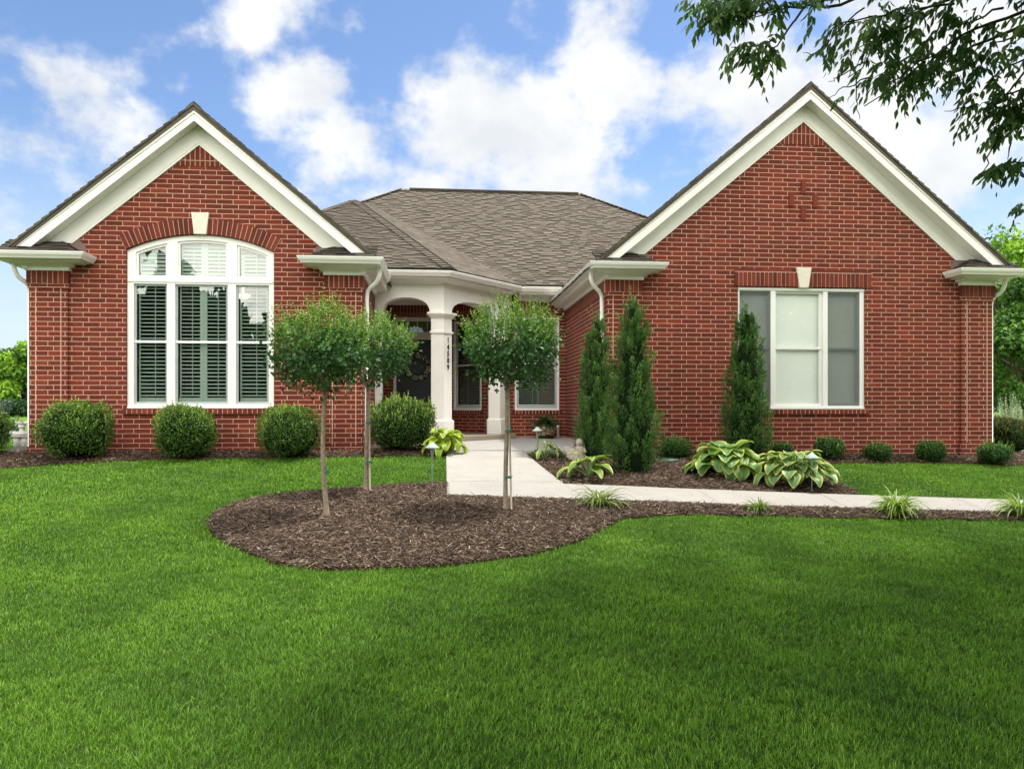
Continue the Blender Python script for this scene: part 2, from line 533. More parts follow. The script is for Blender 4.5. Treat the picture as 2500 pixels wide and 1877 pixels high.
def ground_sheet(name, poly, off, mat, cell=.35, mound=0.0, skirt=.12, zf=None):
    mb = MB()
    hf = zf or (lambda x, y: float(zg(x, y)) + off + (mound * min(1.0, edge_dist(poly, x, y) / .45) if mound else 0))
    xs = [p[0] for p in poly]; ys = [p[1] for p in poly]
    x = min(xs)
    while x < max(xs):
        col = clip_half(clip_half(poly, 0, x, False), 0, x + cell, True)
        if len(col) >= 3:
            y = min(ys)
            while y < max(ys):
                c = clip_half(clip_half(col, 1, y, False), 1, y + cell, True)
                if len(c) >= 3:
                    ar = sum(c[i][0] * c[(i + 1) % len(c)][1] - c[(i + 1) % len(c)][0] * c[i][1] for i in range(len(c)))
                    if abs(ar) > 1e-7:
                        if ar < 0: c = c[::-1]
                        mb.face([(p[0], p[1], hf(*p)) for p in c])
                y += cell
        x += cell
    ar = sum(poly[i][0] * poly[(i + 1) % len(poly)][1] - poly[(i + 1) % len(poly)][0] * poly[i][1] for i in range(len(poly)))
    pl = poly if ar > 0 else poly[::-1]
    for i in range(len(pl)):
        a, b = Vector(pl[i]), Vector(pl[(i + 1) % len(pl)])
        k = max(1, int((b - a).length / cell))
        for j in range(k):
            p, q = a.lerp(b, j / k), a.lerp(b, (j + 1) / k)
            zp, zq = hf(*p), hf(*q)
            mb.face([(p.x, p.y, zp - skirt), (q.x, q.y, zq - skirt), (q.x, q.y, zq), (p.x, p.y, zp)])
    return mb.build(name, mat, weld=True)

# ------------------------------------------------------------------ outlines on the ground
WALK_NEAR = [G2(*p) for p in ((1091, 1217.5), (1230, 1222), (1427, 1227.6), (1650, 1234.5), (1875, 1243.8), (2110, 1249), (2500, 1260.5))]
WALK_FAR = [G2(*p) for p in ((1376, 1187), (1520, 1192), (1650, 1198), (1983, 1210.5), (2110, 1214.7), (2445, 1225))]
xe = 14.0
def ext(a, b): t = (xe - b[0]) / (b[0] - a[0]); return (xe, b[1] + (b[1] - a[1]) * t)
WALK = ([(0.10, 12.3), (.09, 11.4)] + [(WALK_NEAR[0][0], WALK_NEAR[0][1] + .10), (WALK_NEAR[0][0] + .07, WALK_NEAR[0][1] + .02)] + WALK_NEAR[1:] + [ext(WALK_NEAR[-2], WALK_NEAR[-1])]
        + [ext(WALK_FAR[-2], WALK_FAR[-1])] + WALK_FAR[::-1] + [(1.34, 12.3)])
PATIO = [(0.10, 12.304), (1.33, 12.304), (1.34, 12.05), (2.78, 12.05), (2.78, 16.67), (1.0, 16.67), (-.2, 14.7), (-1.0, 14.6), (-.2, 13.6)]
ISLAND = [G2(*p) for p in ((1091, 1183), (980, 1187), (887, 1195), (803, 1201.5), (706, 1209), (638, 1218), (570, 1234), (521, 1257), (507, 1279), (518, 1307), (555, 1331),
          (616, 1357), (683, 1382), (774, 1395), (887, 1394), (1000, 1391), (1130, 1381), (1300, 1358), (1413, 1325), (1480, 1290), (1526, 1268), (1650, 1259), (1879, 1262.5), (2110, 1268.5), (2500, 1274))]
ISLAND = ISLAND + [ext(ISLAND[-2], ISLAND[-1])] + [(p[0], p[1] + .05) for p in ([ext(WALK_NEAR[-2], WALK_NEAR[-1])] + WALK_NEAR[::-1])]
BED_L = [(-12, 11.95)] + [G2(*p) for p in ((-300, 1165), (0, 1145.8), (120, 1137), (244, 1130), (366, 1125), (488, 1122.5), (610, 1121), (750, 1118.5), (895, 1117.5), (1000, 1116), (1093, 1115))] + [(.11, 12.35), (-.25, 13.4), (-1.0, 14.5), (-1.27, 14.5), (-1.27, 12.5), (-6.37, 12.5), (-7.1, 12.75), (-12, 12.6)]
gb = [G2(*p) for p in ((2100, 1211.5), (2087, 1198), (2045, 1180), (2020, 1160), (2008, 1140), (2040, 1132.5), (2200, 1131.6), (2350, 1132.5), (2500, 1139))]
BED_R = [(1.36, 12.1)] + [(p[0], p[1] + .03) for p in [WALK_FAR[0], WALK_FAR[1], WALK_FAR[2], WALK_FAR[3]]] + gb + [(11.2, 12.1), (11.2, 13.6), (9.66, 13.6), (9.66, 12.5), (2.78, 12.5), (2.78, 12.045), (1.36, 12.045)]
DRIVE = [(11.3, 13.7), (20, 13.3), (20, 22), (11.3, 22)]
HOUSE_FP = [(-6.37, 12.49), (-1.27, 12.49), (-1.27, 14.6), (1.5, 16.67), (2.78, 16.67), (2.78, 12.49), (9.64, 12.49), (9.64, 24), (-6.37, 24)]

# ------------------------------------------------------------------ the house
rnd = random.Random(7)
HOUSE = empty("brick_house", (1.6, 12.5, -.74), "single storey red brick house with two white trimmed gables", "house")
HOUSE_INV = Matrix.Translation((-1.6, -12.5, .74))

def part(mb, name, mats, parent=None, smooth=False, weld=False):
    o = mb.build(name, mats, parent or HOUSE, smooth, weld)
    if parent is None: o.matrix_parent_inverse = HOUSE_INV
    return o

FW = 12.49            # front brick plane of both wings
SLOPE = .833

def arc(cx, cz, r, x0, x1, n=24):
    return [(x0 + (x1 - x0) * i / n, cz + math.sqrt(max(0, r * r - (x0 + (x1 - x0) * i / n - cx) ** 2))) for i in range(n + 1)]

WCX, WCZ, WR = -3.80, .128, 2.618
WL0, WL1 = -4.94, -2.665
arch_hole = [(WL0, -.03), (WL1, -.03)] + arc(WCX, WCZ, WR, WL1, WL0, 28)
rwin_hole = [(5.046, -.042), (7.323, -.042), (7.323, 2.044), (5.046, 2.044)]

# ---- brick walls
mb = MB()
mb.plate([(-6.37, -1.0), (-1.27, -1.0), (-1.27, 2.475), (-3.82, 4.6), (-6.37, 2.475)], [arch_hole], FW, FW + .11)
part(mb, "wall", M_BRICK)
mb = MB()
mb.face([(-1.27, FW, -1.0), (-1.27, 17.55, -1.0), (-1.27, 17.55, 2.5), (-1.27, FW, 2.5)])
mb.face([(-6.37, 24, -1.0), (-6.37, FW, -1.0), (-6.37, FW, 2.5), (-6.37, 24, 2.5)])
part(mb, "wall", M_BRICK)
mb = MB()
mb.plate([(2.78, -1.2), (9.64, -1.2), (9.64, 2.45), (6.21, 5.31), (2.78, 2.45)], [rwin_hole], FW, FW + .11)
part(mb, "wall", M_BRICK)
mb = MB()
mb.face([(2.78, 16.7, -1.0), (2.78, FW, -1.0), (2.78, FW, 2.5), (2.78, 16.7, 2.5)])
mb.face([(9.64, FW, -1.2), (9.64, 24, -1.2), (9.64, 24, 2.5), (9.64, FW, 2.5)])
mb.face([(9.64, 24, -1.2), (-6.37, 24, -1.2), (-6.37, 24, 2.5), (9.64, 24, 2.5)])
part(mb, "wall", M_BRICK)

AW = Matrix.Translation((.215, 17.55, 0)) @ Matrix.Rotation(R(-45), 4, 'Z')      # angled porch wall, x along it
w3 = [(1.635, -.079), (2.634, -.079), (2.634, 1.99), (1.635, 1.99)]
w4 = [(.30, -.08), (1.0, -.08), (1.0, 1.96), (.30, 1.96)]
w4 = [(.10, -.08), (.985, -.08), (.985, 1.96), (.10, 1.96)]
door_hole = [(-1.075, -.585), (.02, -.585), (.02, 2.06), (-1.075, 2.06)]
mb = MB()
mb.plate([(1.095, -1.0), (2.78, -1.0), (2.78, 2.5), (1.095, 2.5)], [w3], 16.67, 16.78)
part(mb, "wall", M_BRICK)
mb = MB(AW)
mb.plate([(0, -1.0), (1.2445, -1.0), (1.2445, 2.5), (0, 2.5)], [w4], 0, .11)
part(mb, "wall", M_BRICK)
mb = MB()
mb.plate([(-1.27, -1.0), (.215, -1.0), (.215, 2.5), (-1.27, 2.5)], [door_hole], 17.55, 17.66)
part(mb, "wall", M_BRICK)

# ---- soldier bands, pilasters, bases
def bricks_row(mb, x0, x1, z0, z1, y0, y1, w=.0762, j=.012):
    n = max(1, round((x1 - x0 + j) / w)); st = (x1 - x0 + j) / n
    for i in range(n):
        a = x0 + i * st
        mb.box(a, a + st - j, y0 + rnd.uniform(0, .004), y1, z0 + rnd.uniform(0, .003), z1 - rnd.uniform(0, .003), rnd.random())

def pilaster(x0, x1, side):
    mb = MB()
    zb = -1.0 if side < 0 else -1.15
    xa, xb = x0 + .025, x1 - .025
    mb.box(xa, xb, 12.45, 12.60, -.62, 1.845)                     # shaft
    mb.box(x0, x1, 12.43, 12.60, zb, -.62)                        # base courses
    mb.box(x0 + .01, x1 - .01, 12.435, 12.60, 1.845, 1.915)       # projecting course
    mb.cur = 1
    for x in (xa + .092, xb - .104): mb.box(x, x + .012, 12.447, 12.5, -.62, 1.845)
    mb.box(x0 + .004, x1 - .004, 12.425, 12.60, 1.915, 2.13)
    mb.cur = 2
    bricks_row(mb, x0, x1, 1.921, 2.127, 12.415, 12.5, .0762, .015)
    for y0 in ():
        pass
    part(mb, "pilaster", [M_BRICK, M_MORT, M_UNIT])

PIL = [(-6.40, -5.78, -1), (-1.86, -1.24, -1), (2.75, 3.37, 1), (9.05, 9.67, 1)]
for p in PIL: pilaster(*p)
mb = MB()                                                          # soldier bands under the eaves
mb.box(-1.272, -1.258, 12.62, 17.54, 1.915, 2.13)
mb.box(2.768, 2.785, 12.62, 16.66, 1.915, 2.13)
mb.box(1.1, 2.77, 16.66, 16.68, 2.105, 2.33)
mb.box(-1.26, .21, 17.535, 17.56, 2.105, 2.33)
mb.M = AW; mb.box(.0, 1.24, -.012, .01, 2.105, 2.33)
part(mb, "soldier_course", M_SOLD)
for cx, az_, bz in ((-3.82, 4.16, 3.83), (6.20, 4.88, 4.50)):      # upright bricks filling each gable peak
    mb = MB()
    h = (az_ + .06 - bz) / SLOPE
    mb.prism([(cx - h, 12.482, bz), (cx + h, 12.482, bz), (cx, 12.482, az_ + .06)], (0, .03, 0))
    part(mb, "gable_soldiers", M_SOLD)

# ---- arch ring over the big window
n = 15
ks = .105
for sgn in (-1, 1):
    mb = MB()
    a0 = math.asin(ks / WR) ; a1 = math.asin(1.14 / WR)
    mb.cur = 1
    pts = []
    for i in range(13):
        t = a0 + (a1 - a0) * i / 12; pts.append((t, WR + .004))
    for i in range(12):
        q = [(pts[i][0], WR + .004), (pts[i + 1][0], WR + .004), (pts[i + 1][0], WR + .245), (pts[i][0], WR + .245)]
        mb.prism([(WCX + sgn * r * math.sin(t), 12.4745, WCZ + r * math.cos(t)) for t, r in q], (0, .03, 0))
    mb.cur = 0
    for i in range(n):
        ta = a0 + (a1 - a0) * (i + .07) / n; tb = a0 + (a1 - a0) * (i + .93) / n
        mb.t = rnd.random() * .8
        o = rnd.uniform(0, .004)
        mb.prism([(WCX + sgn * r * math.sin(t), 12.468 + o, WCZ + r * math.cos(t)) for t, r in ((ta, WR + .002), (tb, WR + .002), (tb, WR + .25), (ta, WR + .25))], (0, .04, 0))
    part(mb, "brick_arch", [M_UNIT, M_MORT])
def keystone(cx, zb, zt, wb, wt_):
    mb = MB()
    mb.prism([(cx - wb, 12.44, zb), (cx + wb, 12.44, zb), (cx + wt_, 12.44, zt), (cx - wt_, 12.44, zt)], (0, .07, 0))
    part(mb, "keystone", M_STONE)
keystone(WCX, 2.745, 3.085, .092, .135)
keystone(6.20, 2.04, 2.385, .08, .13)
# flat lintel of upright bricks
mb = MB()
mb.cur = 1; mb.box(4.987, 7.423, 12.470, 12.5, 2.057, 2.306)
mb.cur = 0
bricks_row(mb, 4.985, 6.10, 2.055, 2.296, 12.462, 12.5); bricks_row(mb, 6.30, 7.425, 2.055, 2.296, 12.462, 12.5)
x = 4.985
while x < 7.40:
    mb.box(x, min(7.425, x + .243), 12.481, 12.5, 2.312, 2.356, rnd.random()); x += .254
part(mb, "brick_lintel", [M_UNIT, M_MORT])
def rowlock(M, x0, x1, zt, y):
    mb = MB(M); mb.cur = 1
    mb.box(x0 + .004, x1 - .004, y - .034, y + .05, zt - .077, zt - .003)
    mb.cur = 0
    bricks_row(mb, x0, x1, zt - .08, zt, y - .04, y + .05, .0762, .012)
    part(mb, "window_sill", [M_UNIT, M_MORT])
I4 = Matrix.Identity(4)
rowlock(I4, -4.99, -2.615, -.034, FW); rowlock(I4, 4.995, 7.375, -.046, FW)
rowlock(I4, 1.58, 2.69, -.083, 16.67); rowlock(AW, .05, 1.03, -.084, 0)
# four proud bricks set in a diamond in the gable
for x, za, zb in ((6.20, 3.655, 3.875), (5.985, 3.43, 3.65), (6.415, 3.42, 3.64), (6.20, 3.195, 3.415)):
    mb = MB(); mb.box(x - .037, x + .037, 12.462, 12.5, za, zb, .7)
    part(mb, "ornament_brick", M_UNIT)

# ---- windows
def pane(x0, x1, z0, z1, y, parent, M=None, mat=None, top=None):
    mb = MB(M)
    if top: mb.face([(x0, y, z0), (x1, y, z0)] + [(a, y, b) for a, b in top])
    else: mb.face([(x0, y, z0), (x1, y, z0), (x1, y, z1), (x0, y, z1)])
    part(mb, "pane", mat or M_GLASS, parent)

def rect(x0, x1, z0, z1): return [(x0, z0), (x1, z0), (x1, z1), (x0, z1)]

def louvres(mb, x0, x1, z0, z1, y, pitch=.0612, tilt=R(17), chord=.060, topf=None):
    z = z0 + pitch * .6
    cy, cz = math.cos(tilt) * chord / 2, math.sin(tilt) * chord / 2
    while z < z1 - pitch * .4:
        xa, xb = x0, x1
        if topf:
            xs = [x0 + (x1 - x0) * i / 30 for i in range(31)]
            ok = [q for q in xs if topf(q) > z + .03]
            if len(ok) < 2: z += pitch; continue
            xa, xb = ok[0], ok[-1]
        a = [(xa, y - cy, z - cz), (xb, y - cy, z - cz), (xb, y + cy, z + cz), (xa, y + cy, z + cz)]
        mb.prism(a, (0, -.002, .009))
        z += pitch

# big arched window
mb = MB()
R2 = WR - .088
LOW = [(-4.811, -4.359), (-4.179, -3.4206), (-3.237, -2.78)]
UPP = [(-4.775, -4.359), (-4.135, -3.43), (-3.215, -2.80)]
zl0, zl1, zu = .0815, 1.924, 2.095
def topline(x, r): return WCZ + math.sqrt(r * r - (x - WCX) ** 2)
holes = []
for a, b in LOW: holes.append(rect(a - .03, b + .03, zl0 - .035, zl1 + .03))
for a, b in UPP: holes.append([(a - .035, zu - .03), (b + .035, zu - .03)] + arc(WCX, WCZ, R2, b + .035, a - .035, 12))
outer = [(WL0 + .004, -.026), (WL1 - .004, -.026)] + arc(WCX, WCZ, WR - .006, WL1 - .004, WL0 + .004, 28)
mb.plate(outer, holes, 12.525, 12.60)
mb.box(WL0 + .02, WL1 - .02, 12.508, 12.524, 1.985, 2.03)           # mullion band and sill nosing
mb.box(WL0 + .005, WL1 - .005, 12.505, 12.524, -.024, .012)
WIN = part(mb, "window", M_VINYL)
for i, ((a, b), (c, d)) in enumerate(zip(LOW, UPP)):
    mb = MB()
    zm = 1.032
    mb.plate(rect(a - .028, b + .028, zl0 - .033, zl1 + .028), [rect(a, b, zl0, zm - .02), rect(a, b, zm + .02, zl1)], 12.560, 12.585)
    part(mb, "sash", M_SASHG, WIN)
    mb = MB()
    mb.box(a - .028, b + .028, 12.548, 12.5595, zm - .014, zm + .024)
    part(mb, "meeting_rail", M_VINYL, WIN)
    mb = MB()
    o2 = [(c - .033, zu - .028), (d + .033, zu - .028)] + arc(WCX, WCZ, R2 - .002, d + .033, c - .033, 12)
    i2 = [(c, zu), (d, zu)] + arc(WCX, WCZ, WR - .122, d, c, 12)
    mb.plate(o2, [i2], 12.548, 12.585)
    part(mb, "sash", M_VINYL, WIN)
    pane(a, b, zl0, zl1, 12.574, WIN)
    pane(c, d, zu, 0, 12.574, WIN, None, M_GLASSU, arc(WCX, WCZ, WR - .122, d, c, 12))
    mb = MB()
    bays = [(a + .012, b - .012)] if i != 1 else [(a + .012, (a + b) / 2 - .002), ((a + b) / 2 + .002, b - .012)]
    for ba, bb in bays:
        fl, fr = (.02, .02) if i != 1 else ((.02, .052) if ba < a + .02 else (.052, .02))
        mb.box(ba, ba + fl, 12.63, 12.655, zl0 + .0, zl1 + .04); mb.box(bb - fr, bb, 12.63, 12.655, zl0, zl1 + .04)
        mb.box(ba + fl, bb - fr, 12.63, 12.655, zl0, zl0 + .065)
        louvres(mb, ba + fl, bb - fr, zl0 + .06, zl1 + .04, 12.645)
        xr = ba + fl + (bb - fr - ba - fl) * .62
        mb.box(xr - .005, xr + .005, 12.605, 12.614, zl0 + .1, zl1)
    part(mb, "shutter", M_SHUT, WIN)
    mb = MB()
    tf = lambda x: topline(x, WR - .12)
    bays = [(c, d)] if i != 1 else [(c, (c + d) / 2 - .002), ((c + d) / 2 + .002, d)]
    for ba, bb in bays:
        fl, fr = (.015, .015) if i != 1 else ((.015, .05) if ba < c + .01 else (.05, .015))
        for xa, xb in ((ba, ba + fl), (bb - fr, bb)):
            mb.prism([(xa, 12.63, zu), (xb, 12.63, zu), (xb, 12.63, tf(xb)), (xa, 12.63, tf(xa))], (0, .025, 0))
        louvres(mb, ba + fl, bb - fr, zu + .01, 2.7, 12.645, topf=tf, tilt=R(48))
        xr = ba + fl + (bb - fr - ba - fl) * .62
        mb.box(xr - .005, xr + .005, 12.605, 12.612, zu + .06, min(2.50, tf(xr) - .06))
    part(mb, "shutter", M_SHUT, WIN)
# the front room behind it, with its lit ceiling lamp
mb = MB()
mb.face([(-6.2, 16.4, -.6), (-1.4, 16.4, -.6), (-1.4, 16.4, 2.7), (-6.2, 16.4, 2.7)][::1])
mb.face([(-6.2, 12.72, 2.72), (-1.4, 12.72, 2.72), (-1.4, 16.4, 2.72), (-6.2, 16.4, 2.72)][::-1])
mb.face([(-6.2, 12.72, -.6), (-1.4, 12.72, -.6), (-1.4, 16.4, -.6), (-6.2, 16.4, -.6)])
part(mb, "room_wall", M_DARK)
ML = Mat("lamp_glow", (.9, .8, .6)); ML.b.inputs['Emission Color'].default_value = (1, .80, .50, 1); ML.b.inputs['Emission Strength'].default_value = 1.1
mb = MB(); q = P(593.5, 724, 14.2)
mb.lathe([(0, -.05), (.07, -.04), (.10, -.015), (.10, 0)], (q.x, q.y, q.z), 20)
mb.lathe([(.10, .001), (.125, .01), (.125, .03), (.02, .035), (.02, 2.72 - q.z)], (q.x, q.y, q.z), 20)
part(mb, "ceiling_lamp", ML.m, None, True)

# wide window in the other gable
mb = MB()
RL = [(5.085, 5.641), (5.72, 6.58), (6.659, 7.243)]
mb.plate(rect(5.05, 7.319, -.038, 2.04), [rect(a, b, .015, 1.985) for a, b in RL], 12.515, 12.60)
mb.box(5.05, 7.319, 12.502, 12.514, 2.0, 2.038); mb.box(5.05, 7.319, 12.498, 12.514, -.036, -.006)
WIN = part(mb, "window", M_VINYL)
for i, (a, b) in enumerate(RL):
    mb = MB(); e = .048 if i == 1 else .03
    mb.plate(rect(a + .002, b - .002, .017, 1.983), [rect(a + e * .55, b - e * 1.2, .06, 1.0 - .02), rect(a + e * .55, b - e * 1.2, 1.025, 1.95)], 12.55, 12.58)
    part(mb, "sash", M_VINYL if i == 1 else M_SASHG, WIN)
    mb = MB(); mb.box(a + .002, b - .002, 12.538, 12.5495, .992, 1.026)
    part(mb, "meeting_rail", M_VINYL if i == 1 else M_SASHG, WIN)
    pane(a, b, .03, 1.98, 12.566, WIN, None, M_GLASSC)
    if i != 1:
        mb = MB(); mb.face([(a + .003, 12.533, .02), (b - .003, 12.533, .02), (b - .003, 12.533, 1.98), (a + .003, 12.533, 1.98)])
        part(mb, "insect_screen", M_SCREEN, WIN)
    mb = MB(); mb.box(a - .03, b + .03, 12.602, 12.604, .0, 2.0)
    part(mb, "roller_shade", M_SHADE, WIN)

# porch windows
def dh_window(M, x0, x1, z0, z1, y):
    mb = MB(M); f = .05
    mb.plate(rect(x0 + .003, x1 - .003, z0 + .003, z1 - .003), [rect(x0 + f, x1 - f, z0 + f, z1 - f)], y + .02, y + .10)
    w = part(mb, "window", M_VINYL)
    mb = MB(M); a, b, c, d = x0 + f + .002, x1 - f - .002, z0 + f + .002, z1 - f - .002; zm = (c + d) / 2
    mb.plate(rect(a, b, c, d), [rect(a + .045, b - .045, c + .075, zm - .02), rect(a + .045, b - .045, zm + .02, d - .045)], y + .045, y + .08)
    part(mb, "sash", M_SASHG, w)
    pane(a, b, c, d, y + .066, w, M)
    mb = MB(M); z = c + .08
    while z < d - .03:
        mb.prism([(a + .04, y + .125, z), (b - .04, y + .125, z), (b - .04, y + .165, z + .012), (a + .04, y + .165, z + .012)], (0, 0, .004)); z += .046
    for xr in (a + (b - a) * .4,): mb.box(xr - .004, xr + .004, y + .12, y + .124, c + .05, d - .04)
    part(mb, "blind", M_SHUT, w)
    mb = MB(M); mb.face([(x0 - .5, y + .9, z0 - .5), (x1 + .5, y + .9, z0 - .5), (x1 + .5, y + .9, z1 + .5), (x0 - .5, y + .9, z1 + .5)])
    part(mb, "room_wall", M_DARK)  # near-black sheet stands in for the unlit room behind
dh_window(I4, 1.635, 2.634, -.079, 1.99, 16.67)
dh_window(AW, .10, .985, -.08, 1.96, 0)

# front door with transom light
mb = MB()
mb.plate(rect(-1.072, .017, -.583, 2.057), [rect(-1.01, -.045, -.583, 1.545), rect(-.99, -.065, 1.715, 1.97)], 17.56, 17.65)
mb.box(-1.05, 0, 17.545, 17.559, 1.60, 1.66)
DOOR = part(mb, "front_door", M_TRIM)
mb = MB()
mb.box(-1.008, -.047, 17.60, 17.64, -.58, 1.543)
for xa, xb in ((-.90, -.59), (-.465, -.155)):
    for za, zb in ((-.42, .12), (.30, 1.05), (1.15, 1.42)):
        mb.prism([(xa, 17.6, za), (xb, 17.6, za), (xb, 17.6, zb), (xa, 17.6, zb)], (0, -.006, 0))
        mb.prism([(xa + .03, 17.594, za + .03), (xb - .03, 17.594, za + .03), (xb - .03, 17.594, zb - .03), (xa + .03, 17.594, zb - .03)], (0, -.008, 0))
part(mb, "door_leaf", M_DOOR, DOOR)
pane(-.99, -.065, 1.715, 1.97, 17.62, DOOR)
for x in (-.76, -.527, -.296):
    mb = MB(); mb.box(x - .008, x + .008, 17.60, 17.615, 1.715, 1.97)
    part(mb, "muntin", M_TRIM, DOOR)
mb = MB(); mb.tube([(-.12, 17.6, .35), (-.12, 17.54, .35)], .018); mb.lathe([(0, -.03), (.03, -.02), (.03, .02), (0, .03)], (-.12, 17.53, .35), 12)
part(mb, "handle", M_BRASS, DOOR, True)

# ---- shingled roofs
def shingles(mb, poly, expo=.108, wmin=.13, wmax=.27, butt=.019, dark=.12, wedge=.012):
    pts = [Vector(p) for p in poly]
    nrm = Vector()
    for i in range(len(pts)): nrm += pts[i].cross(pts[(i + 1) % len(pts)])
    nrm.normalize()
    if nrm.z < 0: nrm = -nrm; pts.reverse()
    e = Vector((0, 0, 1)).cross(nrm).normalized(); d = nrm.cross(e).normalized()
    o = pts[0]; p2 = [((p - o).dot(e), (p - o).dot(d)) for p in pts]
    b0 = min(p[1] for p in p2); b1 = max(p[1] for p in p2)
    mb.face(pts, .2)
    row = 0; b = b0
    while b < b1:
        c = clip_half(clip_half(p2, 1, b, False), 1, b + expo, True)
        if len(c) >= 3:
            a0 = min(q[0] for q in c); a1 = max(q[0] for q in c)
            a = a0 - rnd.uniform(0, wmax); raised = rnd.random() < .5
            while a < a1:
                w = rnd.uniform(wmin, wmax)
                t = clip_half(clip_half(c, 0, a, False), 0, a + w, True)
                if len(t) >= 3:
                    hb = butt if raised else butt * .45
                    tv = rnd.gauss(.5, .13) + (.10 if raised else -.10)
                    hh = lambda q: (hb + wedge) - wedge * (q[1] - b) / expo
                    P3 = [o + e * q[0] + d * q[1] + nrm * hh(q) for q in t]
                    mb.face(P3, tv)
                    for i in range(len(t)):
                        q, r = t[i], t[(i + 1) % len(t)]
                        if abs(q[1] - b) < 1e-6 and abs(r[1] - b) < 1e-6 and abs(q[0] - r[0]) > 1e-6:
                            A, B = o + e * q[0] + d * q[1], o + e * r[0] + d * r[1]
                            mb.face([A, B, B + nrm * (hb + wedge), A + nrm * (hb + wedge)], tv * dark)  # butt edges tinted down, painting the shadow line under each tab
                a += w; raised = not raised if rnd.random() < .8 else raised
        b += expo; row += 1

def caps(mb, p0, p1, n0, n1, w=.13, step=.16):
    """overlapping cap shingles along a hip or ridge between two roof planes with outward side directions n0, n1"""
    p0, p1 = Vector(p0), Vector(p1); L = (p1 - p0).length; d = (p1 - p0) / L
    k = int(L / step)
    for i in range(k):
        a = p0 + d * (i * step); b = p0 + d * min(L, (i + 1) * step + .05)
        tv = rnd.random() * .6 + .2
        ua, ub = Vector((0, 0, .055)), Vector((0, 0, .030))
        for s in (n0, n1):
            s = Vector(s)
            q = [a + ua, b + ub, b + ub + s * w, a + ua + s * w]
            nn = (q[1] - q[0]).cross(q[2] - q[0])
            mb.face(q if nn.z > 0 else q[::-1], tv)
            mb.face([a + ua, a + ua + s * w, a + ua + s * w - Vector((0, 0, .03)), a + ua - Vector((0, 0, .03))], .0)

# wings
for cx, apex, half, zeave in ((-3.82, 4.70, 2.87, 0), (6.20, 5.415, 3.79, 0)):
    mb = MB(); yb = 16.6 if cx < 0 else 17.2
    zi = apex - SLOPE * half
    ybk = 19.6 if cx < 0 else 20.9
    for s in (-1, 1):
        yo = 24.0 if (s * cx > 0) else yb
        shingles(mb, [(cx, 12.2, apex), (cx + s * half, 12.2, zi), (cx + s * half, yo, zi), (cx, max(ybk, min(yo, 21)), apex)])
        # shingle edge over the barge board
        zt = 2.375 if cx < 0 else 2.375
        xe_ = (apex - zt) / SLOPE
        mb.prism([(cx, 12.185, apex + .02), (cx + s * xe_, 12.185, zt + .02), (cx + s * xe_ - s * .02, 12.185, zt - .045), (cx, 12.185, apex - .085)], (0, .05, 0))
        k = int(xe_ * 1.3 / .143)
        for i in range(k):                                        # stepped shingle butts along the rake
            x0 = xe_ * i / k; x1 = xe_ * (i + 1) / k
            mb.t = rnd.random() * .5
            za, zb2 = apex - SLOPE * x0, apex - SLOPE * x1
            mb.prism([(cx + s * x0, 12.165, za + .012), (cx + s * x1, 12.165, zb2 + .034), (cx + s * x1, 12.165, zb2 - .02), (cx + s * x0, 12.165, za - .02)], (0, .06, 0))
        mb.t = .5
    caps(mb, (cx, 12.2, apex), (cx, ybk, apex), (-.77, 0, -.64), (.77, 0, -.64))
    part(mb, "roof", M_SHIND if False else M_SHIN)
    mb = MB()                                                      # barge boards
    for s in (-1, 1):
        za, zb = apex - .075, apex - .245; cut = 2.40
        ha, hb = (za - cut) / SLOPE, (zb - cut) / SLOPE
        q = [(cx, 12.215, za), (cx, 12.215, zb), (cx + s * hb, 12.215, cut), (cx + s * ha, 12.215, cut)]
        mb.prism(q, (0, .03, 0))
        q = [(cx, 12.20, za), (cx, 12.20, za - .055), (cx + s * (ha - .04), 12.20, cut + .022), (cx + s * ha, 12.20, cut)]
        mb.prism(q, (0, .014, 0))
    part(mb, "barge_board", M_TRIM)
    mb = MB()                                                      # sloping soffit
    for s in (-1, 1):
        zs = apex - .222; h = (zs - 2.40) / SLOPE
        mb.prism([(cx, 12.246, zs), (cx + s * h, 12.246, 2.40), (cx + s * h, 12.246, 2.42), (cx, 12.246, zs + .02)], (0, .25, 0))
    part(mb, "soffit", M_TRIM)
    mb = MB()                                                      # frieze boards on the brick
    bz = 4.16 if cx < 0 else 4.88
    for s in (-1, 1):
        cut = 2.56; zt = apex - .225
        mb.prism([(cx, 12.462, zt), (cx, 12.462, bz), (cx + s * (bz - cut) / SLOPE, 12.462, cut), (cx + s * (zt - cut) / SLOPE, 12.462, cut)], (0, .027, 0))
        mb.prism([(cx, 12.455, bz + .06), (cx, 12.455, bz + .045), (cx + s * (bz + .045 - cut) / SLOPE, 12.455, cut), (cx + s * (bz + .06 - cut) / SLOPE, 12.455, cut)], (0, .006, 0))
    part(mb, "frieze", M_TRIM)

# main hip roof
mb = MB()
A, B = (-1.15, 21.3, 6.02), (4.03, 21.3, 6.02)
shingles(mb, [A, (-6.3, 16.15, 2.6), (9.2, 16.15, 2.6), B])
shingles(mb, [B, (9.2, 16.15, 2.6), (9.2, 26.4, 2.6)], wmin=.4, wmax=.7)
shingles(mb, [A, (-6.3, 26.4, 2.6), (-6.3, 16.15, 2.6)], wmin=.4, wmax=.7)
mb.face([A, B, (9.2, 26.4, 2.6), (-6.3, 26.4, 2.6)][::-1], .4)
caps(mb, A, (-6.3, 16.15, 2.6), (-.55, .55, -.2), (.6, -.55, -.1))
caps(mb, B, (9.2, 16.15, 2.6), (.55, .55, -.2), (-.6, -.55, -.1))
caps(mb, A, B, (0, -.83, -.55), (0, .83, -.55))
mb.box(-.85, 3.9, 21.2, 21.4, 6.03, 6.075, .0)
part(mb, "roof", M_SHIN)
